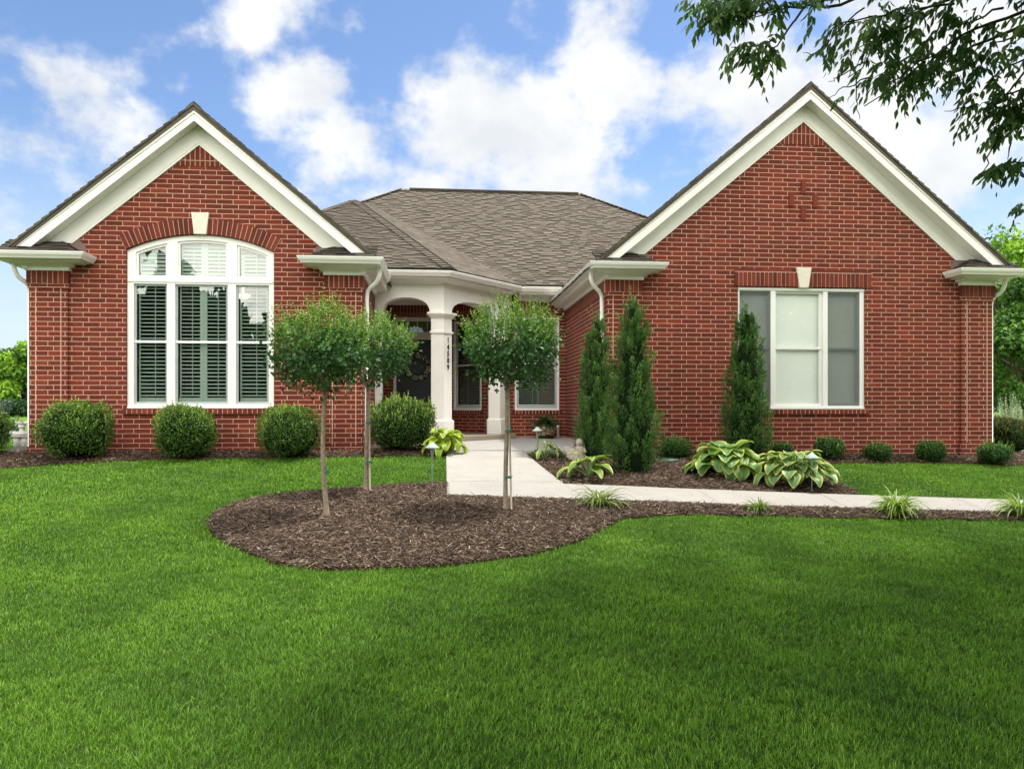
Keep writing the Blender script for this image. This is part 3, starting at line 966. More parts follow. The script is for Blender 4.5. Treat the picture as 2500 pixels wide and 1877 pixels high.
# porch hip
mb = MB()
P2, P0, P1 = (-2.18, 19.7, 5.28), (.19, 14.37, 2.6), (1.73, 16.11, 2.6)
P4 = (-4.9, 14.37, 2.6)
shingles(mb, [P2, P4, P0])
pn = (Vector(P1) - Vector(P0)).cross(Vector(P2) - Vector(P0))
back_pt = Vector(P2) + (Vector(P1) - Vector(P0)) * .9
shingles(mb, [P2, P0, P1, tuple(back_pt)], butt=.003, dark=.8, wedge=.002)
mb.face([P2, (-4.6, 19.7, 4.4), P4], .4)
caps(mb, P0, P2, (-.9, -.2, -.12), (.75, .62, -.22), w=.17, step=.15)
caps(mb, P4, P2, (.9, -.2, -.12), (-.7, .6, -.2), w=.15)
part(mb, "roof", M_SHIN)

# ---- gutters
GUT = [(0, 0), (0, -.100), (.062, -.100), (.074, -.08), (.104, -.045), (.110, -.022), (.118, -.018), (.118, 0)]
for path, z in (([(-5.49, 12.47), (-5.49, 12.11), (-6.68, 12.11), (-6.68, 20)], 2.345),
                ([(-1.01, 13.9), (-1.01, 12.11), (-2.10, 12.11), (-2.10, 12.47)], 2.345),
                ([(3.58, 12.47), (3.58, 12.11), (2.52, 12.11), (2.52, 16.66)], 2.345),
                ([(9.90, 20), (9.90, 12.11), (8.85, 12.11), (8.85, 12.47)], 2.345),
                ([(2.60, 16.23), (1.69, 16.23), (.15, 14.48), (-1.0, 14.48)], 2.575)):
    mb = MB(); mb.sweep(path, z, GUT)
    for i in range(len(path) - 1):                                # lapped seams
        a, b = Vector(path[i]), Vector(path[i + 1]); L = (b - a).length
        if L < .8: continue
        for f in ((.22,) if L < 2 else (.16, .55)):
            p = a.lerp(b, f); d = (b - a).normalized() * .018
            mb.sweep([tuple(p - d), tuple(p + d)], z, [(o * 1.02 + .002, h * 1.015 + .001) for o, h in GUT])
    part(mb, "gutter", M_GUT)
# eave boxes along the sides of the wings and under the main gutter
EAV = [(-.002, 0), (-.002, -.135), (-.03, -.150), (-.19, -.155), (-.215, -.205), (-.235, -.205), (-.27, -.205), (-.27, 0)]
for path in ([(-1.01, 14.6), (-1.01, 12.36)], [(2.52, 12.36), (2.52, 16.66)], [(-6.63, 12.36), (-6.63, 20)], [(9.90, 20), (9.90, 12.36)]):
    mb = MB(); mb.sweep(path, 2.34, EAV); part(mb, "eave", M_TRIM)
EAV2 = [(-.002, -.002), (-.002, -.135), (-.03, -.150), (-.34, -.155), (-.37, -.19), (-.41, -.20), (-.41, -.245), (-.46, -.245), (-.46, -.002)]
mb = MB(); mb.sweep([(2.78, 16.23), (1.69, 16.23)], 2.572, EAV2); part(mb, "eave", M_TRIM)

# ---- cornice returns at the foot of each gable
for (x0, x1, pa, pb, outer) in ((-6.68, -5.49, -6.40, -5.78, -1), (-2.10, -1.01, -1.86, -1.24, 1), (2.52, 3.58, 2.75, 3.37, -1), (8.85, 9.90, 9.05, 9.67, 1)):
    mb = MB()
    mb.box(x0 + .003, x1 - .003, 12.113, 12.50, 2.238, 2.338)
    mb.box(x0 + .05, x1 - .05, 12.15, 12.50, 2.222, 2.237)
    mb.prism([(pa - .07, 12.19, 2.221), (pa - .07, 12.22, 2.205), (pa - .07, 12.36, 2.190), (pa - .07, 12.39, 2.178), (pa - .07, 12.50, 2.178), (pa - .07, 12.50, 2.221)], (pb - pa + .14, 0, 0))
    mb.box(pa - .015, pb + .015, 12.395, 12.499, 2.118, 2.177)
    RET = part(mb, "cornice_return", M_TRIM)
    mb = MB()
    xi = x1 if outer < 0 else x0
    xo = x0 if outer < 0 else x1
    yw, zw, ye, ze = 12.485, 2.585, 12.06, 2.345
    sgn = 1 if xi > xo else -1
    shingles(mb, [(xo, ye, ze), (xi, ye, ze), (xi - sgn * .40, yw, zw), (xo, yw, zw)], .12, .15, .3, .012)
    shingles(mb, [(xi, ye, ze), (xi, yw, ze), (xi - sgn * .40, yw, zw)], .12, .15, .3, .012)
    part(mb, "return_roof", M_SHIND, RET)
    mb = MB()
    pts = [(xi - sgn * (.48), 12.476, 2.36)]
    for i in range(11):
        a = i / 10 * math.pi / 2
        pts.append((xi - sgn * .30 + sgn * .27 * math.cos(a) + sgn * .01 * rnd.random(), 12.476, 2.345 + .315 * math.sin(a)))
    mb.prism(pts, (0, .01, 0))
    part(mb, "flashing", M_FLASH, RET)
    mb = MB()
    fx = (xo + sgn * .12)
    mb.box(min(fx, fx + sgn * .16), max(fx, fx + sgn * .16), 12.17, 12.21, 2.345, 2.40, .1)
    part(mb, "starter_shingle", M_SHIND, RET)

# ---- downspouts
def downspout(path, foot=None):
    mb = MB(); mb.tube(path, .034, 10)
    for z in (1.35,): mb.tube([(path[-1][0], path[-1][1], z), (path[-1][0], path[-1][1], z + .02)], (.038), 10)
    if foot: mb.tube([(path[-1][0], path[-1][1], -.40), (path[-1][0], path[-1][1], -.46)], .052, 10); mb.tube([(path[-1][0], path[-1][1], -.60), (path[-1][0], path[-1][1], -.68), (path[-1][0], path[-1][1] - .02, -.76)], [.044, .052, .05], 10)
    part(mb, "downspout", M_GUT, None, True)
def dpath(xg, xw, zb):
    return [(xg, 12.33, 2.22), (xg, 12.33, 2.13), (xg + (xw - xg) * .12, 12.36, 2.06), (xg + (xw - xg) * .3, 12.40, 2.00), (xg + (xw - xg) * .75, 12.50, 1.94), (xg + (xw - xg) * .95, 12.54, 1.88), (xw, 12.555, 1.80), (xw, 12.555, zb)]
downspout(dpath(-.97, -1.195, -.72), True); downspout(dpath(2.47, 2.705, -.78)); downspout(dpath(-6.53, -6.415, -.72)); downspout(dpath(9.79, 9.70, -1.0))

# ---- porch: columns, arched beams, ceiling, step
E = Vector((.66, .75)).normalized()
ANG = math.atan2(E.y, E.x)
C1 = (.066, 14.83)
def beam(M, x0, x1, ax0, ax1, zs, rise, depth, panel):
    mb = MB(M)
    n = 20; ap = []
    for i in range(n + 1):
        t = math.pi * i / n
        ap.append(((ax0 + ax1) / 2 + (ax1 - ax0) / 2 * math.cos(t), zs + rise * math.sin(t) ** .85))
    out = [(x0, 1.845), (ax0, 1.845)] + ap[::-1] + [(ax1, 1.845), (x1, 1.845), (x1, 2.47), (x0, 2.47)]
    mb.plate(out, [], 0, depth)
    px0, px1, pz = panel
    for q in ((px0, px1, pz, pz + .006),): mb.box(q[0], q[1], -.004, -.0005, q[2], q[3])
    if px0 > x0 + .02: mb.box(px0, px0 + .006, -.004, -.0005, 1.86, pz)
    mb.box(px1 - .006, px1, -.004, -.0005, 1.86, pz)
    part(mb, "porch_beam", M_TRIM)
T1 = Matrix.Translation((C1[0], C1[1], 0))
beam(T1, -1.335, -.001, -1.17, -.275, 1.86, .265, .30, (-1.3, -.22, 2.34))
T2 = Matrix.Translation((C1[0] + .0015, C1[1] + .0015, 0)) @ Matrix.Rotation(ANG, 4, 'Z')
beam(T2, 0.001, 2.25, .24, 1.62, 1.86, .265, .30, (.20, 1.75, 2.34))
mb = MB()                                                          # crown mould and soffit above the beams
PC = [(-.002, -.002), (-.002, -.125), (-.03, -.135), (-.22, -.138), (-.30, -.16), (-.36, -.195), (-.36, -.002)]
mb.sweep([(1.69, 16.23), (.15, 14.48), (-1.255, 14.48)], 2.57, PC); part(mb, "eave", M_TRIM)
mb = MB()
mb.face([(-1.27, 14.9, 2.46), (.06, 14.9, 2.46), (1.5, 16.5, 2.46), (2.0, 16.6, 2.46), (1.1, 17.6, 2.46), (-1.27, 17.6, 2.46)][::-1])
mb.box(-1.26, .2, 17.52, 17.555, 2.332, 2.46)
mb.box(-1.268, -1.24, 14.9, 17.5, 2.14, 2.46)
part(mb, "porch_ceiling", M_TRIM)

def hexa(w, a, g=0.0):
    """plan of a column: front face of width w, second face of width a along E; grown by g"""
    n1, n2 = Vector((0, -1)), Vector((E.y, -E.x))
    p = [Vector((-w, 0)), Vector((0, 0)), E * a, E * a - n2 * .24, Vector((-.05, .30)), Vector((-w, .26))]
    c = sum(p, Vector((0, 0))) / len(p)
    return [q + (q - c).normalized() * g * 1.25 for q in p]
def col_solid(mb, c, w, a, z0, z1, g0, g1=None):
    g1 = g0 if g1 is None else g1
    lo, hi = hexa(w, a, g0), hexa(w, a, g1); n = len(lo)
    L = [(c[0] + p.x, c[1] + p.y, z0) for p in lo]; H = [(c[0] + p.x, c[1] + p.y, z1) for p in hi]
    for i in range(n): j = (i + 1) % n; mb.face([L[i], L[j], H[j], H[i]])
    mb.face(H); mb.face(L[::-1])
def column(c, w=.246, a=.24):
    mb = MB(); zb = -.585
    col_solid(mb, c, w, a, zb, -.28, .035); col_solid(mb, c, w, a, -.28, -.25, .035, .004)
    col_solid(mb, c, w, a, -.25, 1.84, .0)
    col_solid(mb, c, w, a, 1.435, 1.475, .028)
    col_solid(mb, c, w, a, 1.72, 1.80, .004, .075); col_solid(mb, c, w, a, 1.80, 1.838, .085)
    return part(mb, "column", M_TRIM)
c1 = column(C1)
column((1.275, 16.2))
mb = MB()
mb.box(-1.262, -1.125, 14.84, 15.1, -.585, 1.80); mb.box(-1.264, -1.09, 14.80, 15.1, 1.80, 1.838); mb.box(-1.264, -1.105, 14.82, 15.1, -.585, -.26)
mb.box(-1.264, -1.105, 14.82, 15.1, 1.435, 1.475)
part(mb, "column", M_TRIM)
# house number on the second face of the middle column
q = Vector(C1) + E * .125
for i, ch in enumerate("14509"):
    cu = bpy.data.curves.new("digit", 'FONT'); cu.body = ch; cu.size = .145; cu.align_x = 'CENTER'; cu.align_y = 'CENTER'; cu.extrude = .004; cu.offset = .0035
    tmp = bpy.data.objects.new("digit", cu); COL.objects.link(tmp)
    bpy.context.view_layer.update()
    me = bpy.data.meshes.new_from_object(tmp.evaluated_get(bpy.context.evaluated_depsgraph_get()))
    bpy.data.objects.remove(tmp); bpy.data.curves.remove(cu)
    me.materials.clear(); me.materials.append(M_BLACK)
    Mx = Matrix.Translation((q.x + E.y * .006, q.y - E.x * .006, 1.297 - .1315 * i)) @ Matrix.Rotation(ANG, 4, 'Z') @ Matrix.Rotation(R(90), 4, 'X') @ Matrix.Scale(.78, 4, (1, 0, 0))
    me.transform(Mx)
    link("number_digit", me, c1)

# ------------------------------------------------------------------ ground and paths
def concrete(name, col, joint=None):
    M = Mat(name, col, .85, .25)
    n = M.noise(2.2, 6, .65, M.obj()); f = M.noise(120, 2, .7, M.obj())
    c = M.ramp(n, [(.3, tuple(x * .90 for x in col)), (.7, tuple(min(1, x * 1.05) for x in col))])
    c = M.mix(.25, c, M.ramp(f, [(.35, (.55, .53, .5)), (.6, (1, 1, 1))]), 'MULTIPLY')
    st = M.noise(.7, 5, .7, M.obj())
    c = M.mix(M.math('MULTIPLY_ADD', st, 2.0, -1.15, True), c, tuple(x * .78 for x in col))
    M.color(c); M.bump(f, .35, .003)
    return M.m
M_CONC = concrete("pale_concrete", (.40, .38, .345)); M_CONC2 = concrete("patio_concrete", (.38, .365, .345)); M_STEP = concrete("aggregate_step", (.30, .255, .20))
M_DRIVE = concrete("drive_concrete", (.52, .46, .38))

ML = Mat("turf_soil", (.05, .10, .02), .95, .1)
nn = ML.noise(1.1, 5, .6, ML.obj()); nf = ML.noise(90, 3, .7, ML.obj())
cc = ML.ramp(nn, [(.3, (.030, .066, .010)), (.7, (.055, .105, .016))])  # soil kept dark to paint the shade between the blades
ps = ML.n('ShaderNodeSeparateXYZ', {0: ML.obj()})                 # beyond the modelled blades the turf itself is seen from afar
fl = ML.math('MAXIMUM', ML.math('MULTIPLY_ADD', ps.outputs[1], 1.0, -12.6, True), ML.math('MULTIPLY_ADD', ML.math('ABSOLUTE', ps.outputs[0]), 1.0, -12.0, True))
cc = ML.mix(fl, cc, ML.ramp(nn, [(.3, (.11, .22, .022)), (.7, (.17, .29, .035))]))
ML.color(ML.mix(.6, cc, ML.ramp(nf, [(.3, (.35, .4, .3)), (.7, (1, 1, 1))]), 'MULTIPLY'))
ML.bump(nf, .8, .02)

xs = np.concatenate([np.linspace(-600, -30, 16), np.linspace(-28, -9, 14), np.linspace(-8.5, 14, 76), np.linspace(16, 40, 10), np.linspace(60, 600, 12)])
ys = np.concatenate([np.linspace(-300, -12, 10), np.linspace(-10, 13, 78), np.linspace(14, 40, 20), np.linspace(50, 900, 14)])
XX, YY = np.meshgrid(xs, ys)
ZZ = zg(XX, YY)
V = np.stack([XX, YY, ZZ], -1).reshape(-1, 3); nx = len(xs)
idx = (np.arange(len(ys) - 1)[:, None] * nx + np.arange(nx - 1)[None]).ravel()
T = np.concatenate([np.stack([idx, idx + 1, idx + nx + 1], -1), np.stack([idx, idx + nx + 1, idx + nx], -1)])
kind(tri_mesh("lawn_ground", V, T, ML.m, smooth=True), 'structure')
kind(ground_sheet("walkway", WALK, .035, M_CONC, .4), 'structure')
kind(ground_sheet("patio", PATIO, .0, M_CONC2, .5, zf=lambda x, y: -.745 + (y - 12.05) * .0085 + .04), 'structure')
kind(ground_sheet("driveway", DRIVE, .03, M_DRIVE, 1.0), 'structure')
mb = MB()                                                         # joints cut across the walk
for pa, pb in (((1094, 1121), (1290, 1121)), ((1092, 1182), (1368, 1183)), ((1376, 1187), (1440, 1228)), ((1700, 1200), (1762, 1238)), ((2000, 1211), (2075, 1248)), ((2330, 1221), (2420, 1258))):
    a, b = G(*pa), G(*pb); n = 12
    s = Vector((-(b - a).y, (b - a).x, 0)).normalized() * .005
    for i in range(n):
        p, r = a.lerp(b, i / n), a.lerp(b, (i + 1) / n)
        pp = [(v.x, v.y, float(zg(v.x, v.y)) + .0385) for v in (p - s, r - s, r + s, p + s)]
        nn = (Vector(pp[1]) - Vector(pp[0])).cross(Vector(pp[2]) - Vector(pp[0]))
        mb.face(pp if nn.z > 0 else pp[::-1])
kind(mb.build("walkway_joints", plain("joint_grey", (.36, .34, .31), .9)), 'structure')
mb = MB()                                                         # porch step
st = [(-1.265, 14.62), (.08, 14.62), (1.35, 15.75), (1.60, 15.98), (1.60, 16.66), (1.08, 16.66), (.2, 17.54), (-1.265, 17.54)]
mb.prism([(x, y, -.585) for x, y in st], (0, 0, -.25))
part(mb, "porch_step", M_STEP)

MM = Mat("mulch_bed", (.055, .034, .022), .95, .1)
nn = MM.noise(38, 5, .7, MM.obj()); n2_ = MM.noise(2.0, 4, .6, MM.obj())
cc = MM.ramp(nn, [(.3, (.022, .013, .009)), (.55, (.06, .036, .024)), (.75, (.12, .08, .055))])
MM.color(MM.mix(.4, cc, MM.ramp(n2_, [(.3, (.5, .5, .5)), (.7, (1, 1, 1))]), 'MULTIPLY'))
MM.bump(nn, 1.0, .03)
for nm, pl in (("mulch_bed", ISLAND), ("mulch_bed", BED_L), ("mulch_bed", BED_R)):
    kind(ground_sheet(nm, pl, .018, MM.m, .3, .035), 'structure')
def zmulch(x, y, pl): return float(zg(x, y)) + .018 + .035 * min(1.0, edge_dist(pl, x, y) / .45)

NR = np.random.default_rng(11)
def poly_points(poly, n, rng=NR, xmin=-9.5, xmax=12.5):
    xs_ = [p[0] for p in poly]; ys_ = [p[1] for p in poly]
    a0, a1, b0, b1 = max(xmin, min(xs_)), min(xmax, max(xs_)), min(ys_), max(ys_)
    out = []; got = 0
    while got < n:
        x = rng.uniform(a0, a1, n); y = rng.uniform(b0, b1, n)
        k = inpoly(poly, x, y); out.append(np.stack([x[k], y[k]], -1)); got += k.sum()
    return np.concatenate(out)[:n]

MCH = leaf_mat("bark_chip", [(0, (.026, .017, .012)), (.4, (.090, .060, .042)), (.75, (.24, .172, .122)), (1, (.50, .40, .30))], .85, .02, .2, (1, 1, 1))
Vs, Ts, tn = [], [], []
base = 0
for pl, cnt in ((ISLAND, 80000), (BED_L, 20000), (BED_R, 36000)):
    p = poly_points(pl, cnt); m = len(p)
    d = np.array([min(edge_dist(pl, x, y), .5) for x, y in p])
    z = zg(p[:, 0], p[:, 1]) + .018 + .035 * np.minimum(1, d / .45) + NR.uniform(.001, .026, m)
    L = NR.gamma(2.2, .010, m) + .008; w = NR.uniform(.002, .0065, m)
    a = NR.uniform(0, 2 * np.pi, m); tl = NR.normal(0, .30, m); rl = NR.normal(0, .5, m)
    ax = np.stack([np.cos(a) * np.cos(tl), np.sin(a) * np.cos(tl), np.sin(tl)], -1)
    sd = np.stack([-np.sin(a) * np.cos(rl), np.cos(a) * np.cos(rl), np.sin(rl)], -1)
    c = np.stack([p[:, 0], p[:, 1], z], -1)
    up = np.cross(ax, sd)
    v0 = c - ax * L[:, None] - sd * w[:, None] * .6; v1 = c - ax * L[:, None] * .9 + sd * w[:, None] * .7
    v2 = c + ax * L[:, None] + sd * w[:, None] * .4; v3 = c + ax * L[:, None] * .85 - sd * w[:, None]
    v4 = c + up * (w[:, None] * .9)
    Vs.append(np.stack([v0, v1, v2, v3, v4], 1).reshape(-1, 3))
    b = base + np.arange(m)[:, None] * 5
    Ts.append(np.concatenate([b + np.array(t) for t in ((0, 4, 1), (1, 4, 2), (2, 4, 3), (3, 4, 0))], 0)); base += 5 * m
    tn.append(np.repeat(np.clip(NR.beta(1.6, 2.6, m) + NR.normal(0, .05, m), 0, 1), 5))
p = poly_points(WALK, 90); m = 90; a = NR.uniform(0, 6.28, m); L = NR.uniform(.006, .022, m); w = NR.uniform(.002, .006, m); c = np.stack([p[:, 0], p[:, 1], zg(p[:, 0], p[:, 1]) + .042], -1)
ax = np.stack([np.cos(a), np.sin(a), 0 * a], -1); sd = np.stack([-np.sin(a), np.cos(a), 0 * a + .3], -1)
Vs.append(np.stack([c - ax * L[:, None], c + sd * w[:, None], c + ax * L[:, None], c - sd * w[:, None] * .4, c + np.array([0, 0, .004])], 1).reshape(-1, 3))
b = base + np.arange(m)[:, None] * 5; Ts.append(np.concatenate([b + np.array(t) for t in ((0, 4, 1), (1, 4, 2), (2, 4, 3), (3, 4, 0))], 0)); base += 5 * m; tn.append(np.repeat(NR.uniform(0, .6, m), 5))
Tm = np.concatenate(Ts)
o = tri_mesh("mulch_chips", np.concatenate(Vs), Tm[:, ::-1], MCH, np.concatenate(tn))
kind(o, 'stuff'); o['label'] = "brown shredded bark mulch covering the planting beds"

# ------------------------------------------------------------------ mown grass
def blades(px, py, h, w, seed, lean=.45):
    r = np.random.default_rng(seed); m = len(px)
    z = zg(px, py)
    a = r.uniform(0, 2 * np.pi, m); ln = np.abs(r.normal(lean, .30, m))
    # mowing and wind comb the blades together in broad patches
    fx = np.sin(px * 1.3 + py * .7) * .5 + np.sin(px * .45 - py * 1.1 + 2) * .6
    a = a * .999; dx = np.cos(a) * ln + .05 * np.cos(fx * 2); dy = np.sin(a) * ln + .05 * np.sin(fx * 2)
    d = np.stack([dx, dy, np.ones(m)], -1); d /= np.linalg.norm(d, axis=1)[:, None]
    b = a + np.pi / 2 + r.normal(0, .5, m)
    s = np.stack([np.cos(b), np.sin(b), np.zeros(m)], -1)
    c = np.stack([px, py, z - .004], -1)
    dr = np.stack([dx, dy, -.35 * ln - .1], -1)
    mid = c + d * (h * .55)[:, None]; tip = c + d * h[:, None] + dr * (h * .30)[:, None]
    W2 = (w * .5)[:, None]
    V = np.stack([c - s * W2, c + s * W2, mid - s * W2 * .8, mid + s * W2 * .8, tip], 1).reshape(-1, 3)
    b = np.arange(m)[:, None] * 5
    T = np.concatenate([b + np.array(t) for t in ((0, 1, 3), (0, 3, 2), (2, 3, 4))], 0)
    lowf = .10 * np.sin(px * .55 + .8) * np.sin(py * .8 + px * .2) - .05 * np.cos(px * 2 * np.pi / 1.1)
    patch = .52 + lowf + .20 * np.sin(px * 2.1 + np.sin(py * 1.7) * 1.5) * np.sin(py * 1.9 + 1) + .16 * np.sin(px * 5.3 + py * 3.1) * np.sin(py * 4.7 - px * 1.3)
    tb = np.clip(patch * .55 + r.normal(.20, .20, m), 0, .93)
    dry = r.random(m) < .012; tb[dry] = 1.0
    tip = np.where(r.random(m) < .22, np.clip(tb + .42, 0, .97), np.clip(tb + .04, 0, 1))
    tint = np.stack([tb * .22, tb * .22, tb * .9, tb * .9, tip], 1).reshape(-1)  # roots tinted dark: self-shadow of the turf painted into the blades
    return V, T, tint
NOT = [WALK, PATIO, ISLAND, BED_L, BED_R, DRIVE, HOUSE_FP]
def lawn_points(x0, x1, y0, y1, per, seed, k0=-.66, k1=.86):
    r = np.random.default_rng(seed); n = int((x1 - x0) * (y1 - y0) * per)
    x = r.uniform(x0, x1, n); y = r.uniform(y0, y1, n)
    keep = (x > k0 * y - .5) & (x < k1 * y + .6)
    keep |= (x > k0 * y - 3.0) & (x < k1 * y + 3.2) & (r.random(n) < .45)      # thinner to either side of the view
    x, y = x[keep], y[keep]
    cl = np.sin(x * 31 + np.sin(y * 23) * 1.4) * np.sin(y * 29 + np.sin(x * 17) * 1.6) + .7 * np.sin(x * 61 + y * 13) * np.sin(y * 53 - x * 19)
    keep = cl + r.normal(0, .7, len(x)) > -.62                     # tufts and thin spots
    x, y = x[keep], y[keep]
    bad = np.zeros(len(x), bool)
    jx, jy = x + r.normal(0, .022, len(x)), y + r.normal(0, .022, len(x))      # ragged cut edges
    for pl in NOT: bad |= inpoly(pl, jx, jy)
    return x[~bad], y[~bad]
GV, GT, GC = [], [], []; base = 0
for (x0, x1, y0, y1, per, hh, ww, sd) in ((-5.2, 6.8, 1.6, 2.9, 5000, .052, .006, 7), (-6, 7.2, 2.9, 4.4, 26000, .041, .0024, 1), (-7.2, 8.8, 4.4, 6.2, 18500, .041, .0030, 2), (-9, 11, 6.2, 8.8, 11000, .041, .0038, 3),
                                          (-11.5, 14, 8.8, 12.5, 6000, .041, .0058, 4), (-13, -6.3, 12.4, 18, 1100, .055, .012, 5)):
    x, y = lawn_points(x0, x1, y0, y1, per, sd)
    r = np.random.default_rng(sd + 50); m = len(x)
    h = hh * r.uniform(.55, 1.2, m) * (1 + .22 * np.sin(x * 9 + np.sin(y * 7) * 2) * np.sin(y * 11 + x * 2)); lg = r.random(m) < .012; h[lg] *= 1.6
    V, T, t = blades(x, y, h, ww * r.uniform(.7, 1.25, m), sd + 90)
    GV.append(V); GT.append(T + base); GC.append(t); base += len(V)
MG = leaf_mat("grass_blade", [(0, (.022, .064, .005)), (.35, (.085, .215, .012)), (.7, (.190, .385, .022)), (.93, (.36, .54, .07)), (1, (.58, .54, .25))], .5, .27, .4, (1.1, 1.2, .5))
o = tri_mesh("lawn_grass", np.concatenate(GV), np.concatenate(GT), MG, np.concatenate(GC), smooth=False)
kind(o, 'stuff'); o['label'] = "thick mown green lawn grass in front of the brick house"

# ------------------------------------------------------------------ plants
def unit(v): return v / (np.linalg.norm(v, axis=-1, keepdims=True) + 1e-9)

def leaf_arrays(pos, ax, up, L, Wd, fold=.18, droop=.15, tint=None):
    """five-point folded leaves: position, axis, upward side, length, width"""
    m = len(pos); L = np.broadcast_to(L, (m,))[:, None]; Wd = np.broadcast_to(Wd, (m,))[:, None]
    ax = unit(ax); sd = unit(np.cross(ax, up)); up = np.cross(sd, ax)
    v0 = pos; v1 = pos + ax * L * .45 - sd * Wd * .5 + up * Wd * fold; v3 = pos + ax * L * .45 + sd * Wd * .5 + up * Wd * fold
    v2 = pos + ax * L * .5; v4 = pos + ax * L - up * L * droop
    V = np.stack([v0, v1, v2, v3, v4], 1).reshape(-1, 3)
    b = np.arange(m)[:, None] * 5
    T = np.concatenate([b + np.array(t) for t in ((0, 2, 1), (0, 3, 2), (1, 2, 4), (2, 3, 4))], 0)
    return V, T, np.repeat(np.clip(tint, 0, 1), 5)

def leaf_arrays2(pos, ax, up, L, Wd, fold=.14, droop=.25, tint=None):
    m = len(pos); L = np.broadcast_to(L, (m,))[:, None]; Wd = np.broadcast_to(Wd, (m,))[:, None]
    ax = unit(ax); sd = unit(np.cross(ax, up)); up = np.cross(sd, ax)
    rows = [pos]
    for f, k in ((.18, .62), (.42, 1.0), (.70, .70)):
        c = pos + ax * L * f - up * L * droop * f * f
        rows += [c - sd * Wd * .5 * k + up * Wd * fold * k, c, c + sd * Wd * .5 * k + up * Wd * fold * k]
    rows.append(pos + ax * L * .97 - up * L * droop)
    V = np.stack(rows, 1).reshape(-1, 3); b = np.arange(m)[:, None] * 11
    tr = [(0, 2, 1), (0, 3, 2), (10, 7, 8), (10, 8, 9)]
    for q in (1, 4): tr += [(q, q + 1, q + 4), (q, q + 4, q + 3), (q + 1, q + 2, q + 5), (q + 1, q + 5, q + 4)]
    T = np.concatenate([b + np.array(t) for t in tr], 0)
    return V, T, np.repeat(np.clip(tint, 0, 1), 11)

class Bag:
    def __init__(s): s.V, s.T, s.C, s.n = [], [], [], 0
    def add(s, V, T, C): s.V.append(V); s.T.append(T + s.n); s.C.append(C); s.n += len(V)
    def build(s, name, mat, parent=None, data=False):
        o = tri_mesh(name, np.concatenate(s.V), np.concatenate(s.T), mat, np.concatenate(s.C), parent)
        return o

def ico(sub):
    bm = bmesh.new(); bmesh.ops.create_icosphere(bm, subdivisions=sub, radius=1)
    V = np.array([v.co[:] for v in bm.verts]); T = np.array([[v.index for v in f.verts] for f in bm.faces]); bm.free()
    return V, T

def rdir(r, m):
    v = r.normal(size=(m, 3)); return unit(v)

def lump(d, ph, k=3.0):
    return (np.sin(d[:, 0] * k + ph[0]) * np.sin(d[:, 1] * k * 1.3 + ph[1]) + np.sin(d[:, 2] * k * 1.6 + ph[2]) * np.sin(d[:, 0] * k * 2.1 + ph[3])
            + .6 * np.sin(d[:, 1] * k * 3.1 + ph[4]) * np.sin(d[:, 2] * k * 2.7 + ph[5]))

M_BARK = plain("bark_grey", (.27, .215, .16), .9, .15, .4, 26, .8, dirt=(.12, .09, .065))
M_BARKD = plain("bark_brown", (.10, .07, .05), .9, .15, .4, 20, .6)
M_BAMB = plain("stake_bamboo", (.33, .29, .22), .7, .25, .25, 16, .4)
M_TIE = plain("green_tie", (.02, .16, .12), .6, .3)
G_BOX = [(0, (.022, .050, .008)), (.35, (.070, .145, .016)), (.7, (.16, .27, .026)), (1, (.32, .42, .05))]
M_BOXL = leaf_mat("boxwood_leaf", G_BOX, .4, .22, .45)
M_BOXY = leaf_mat("boxwood_small_leaf", [(0, (.016, .045, .009)), (.4, (.050, .135, .020)), (.75, (.11, .24, .034)), (1, (.22, .36, .07))], .4, .22, .45)
M_PORCHB = leaf_mat("privet_leaf", [(0, (.014, .034, .007)), (.35, (.045, .10, .014)), (.7, (.14, .23, .028)), (1, (.30, .40, .055))], .4, .25, .45)
M_CORE = plain("foliage_shade", (.010, .022, .007), .95, .05, .3, 9)  # near-black green paints the shade inside shrubs and junipers
M_TOPI = leaf_mat("topiary_leaf", [(0, (.016, .060, .016)), (.3, (.050, .140, .028)), (.6, (.125, .250, .036)), (.85, (.26, .38, .065)), (1, (.38, .45, .14))], .45, .28, .4)
M_JUN = leaf_mat("juniper_spray", [(0, (.018, .046, .014)), (.4, (.062, .145, .034)), (.75, (.13, .25, .048)), (1, (.34, .40, .10))], .6, .15, .25)

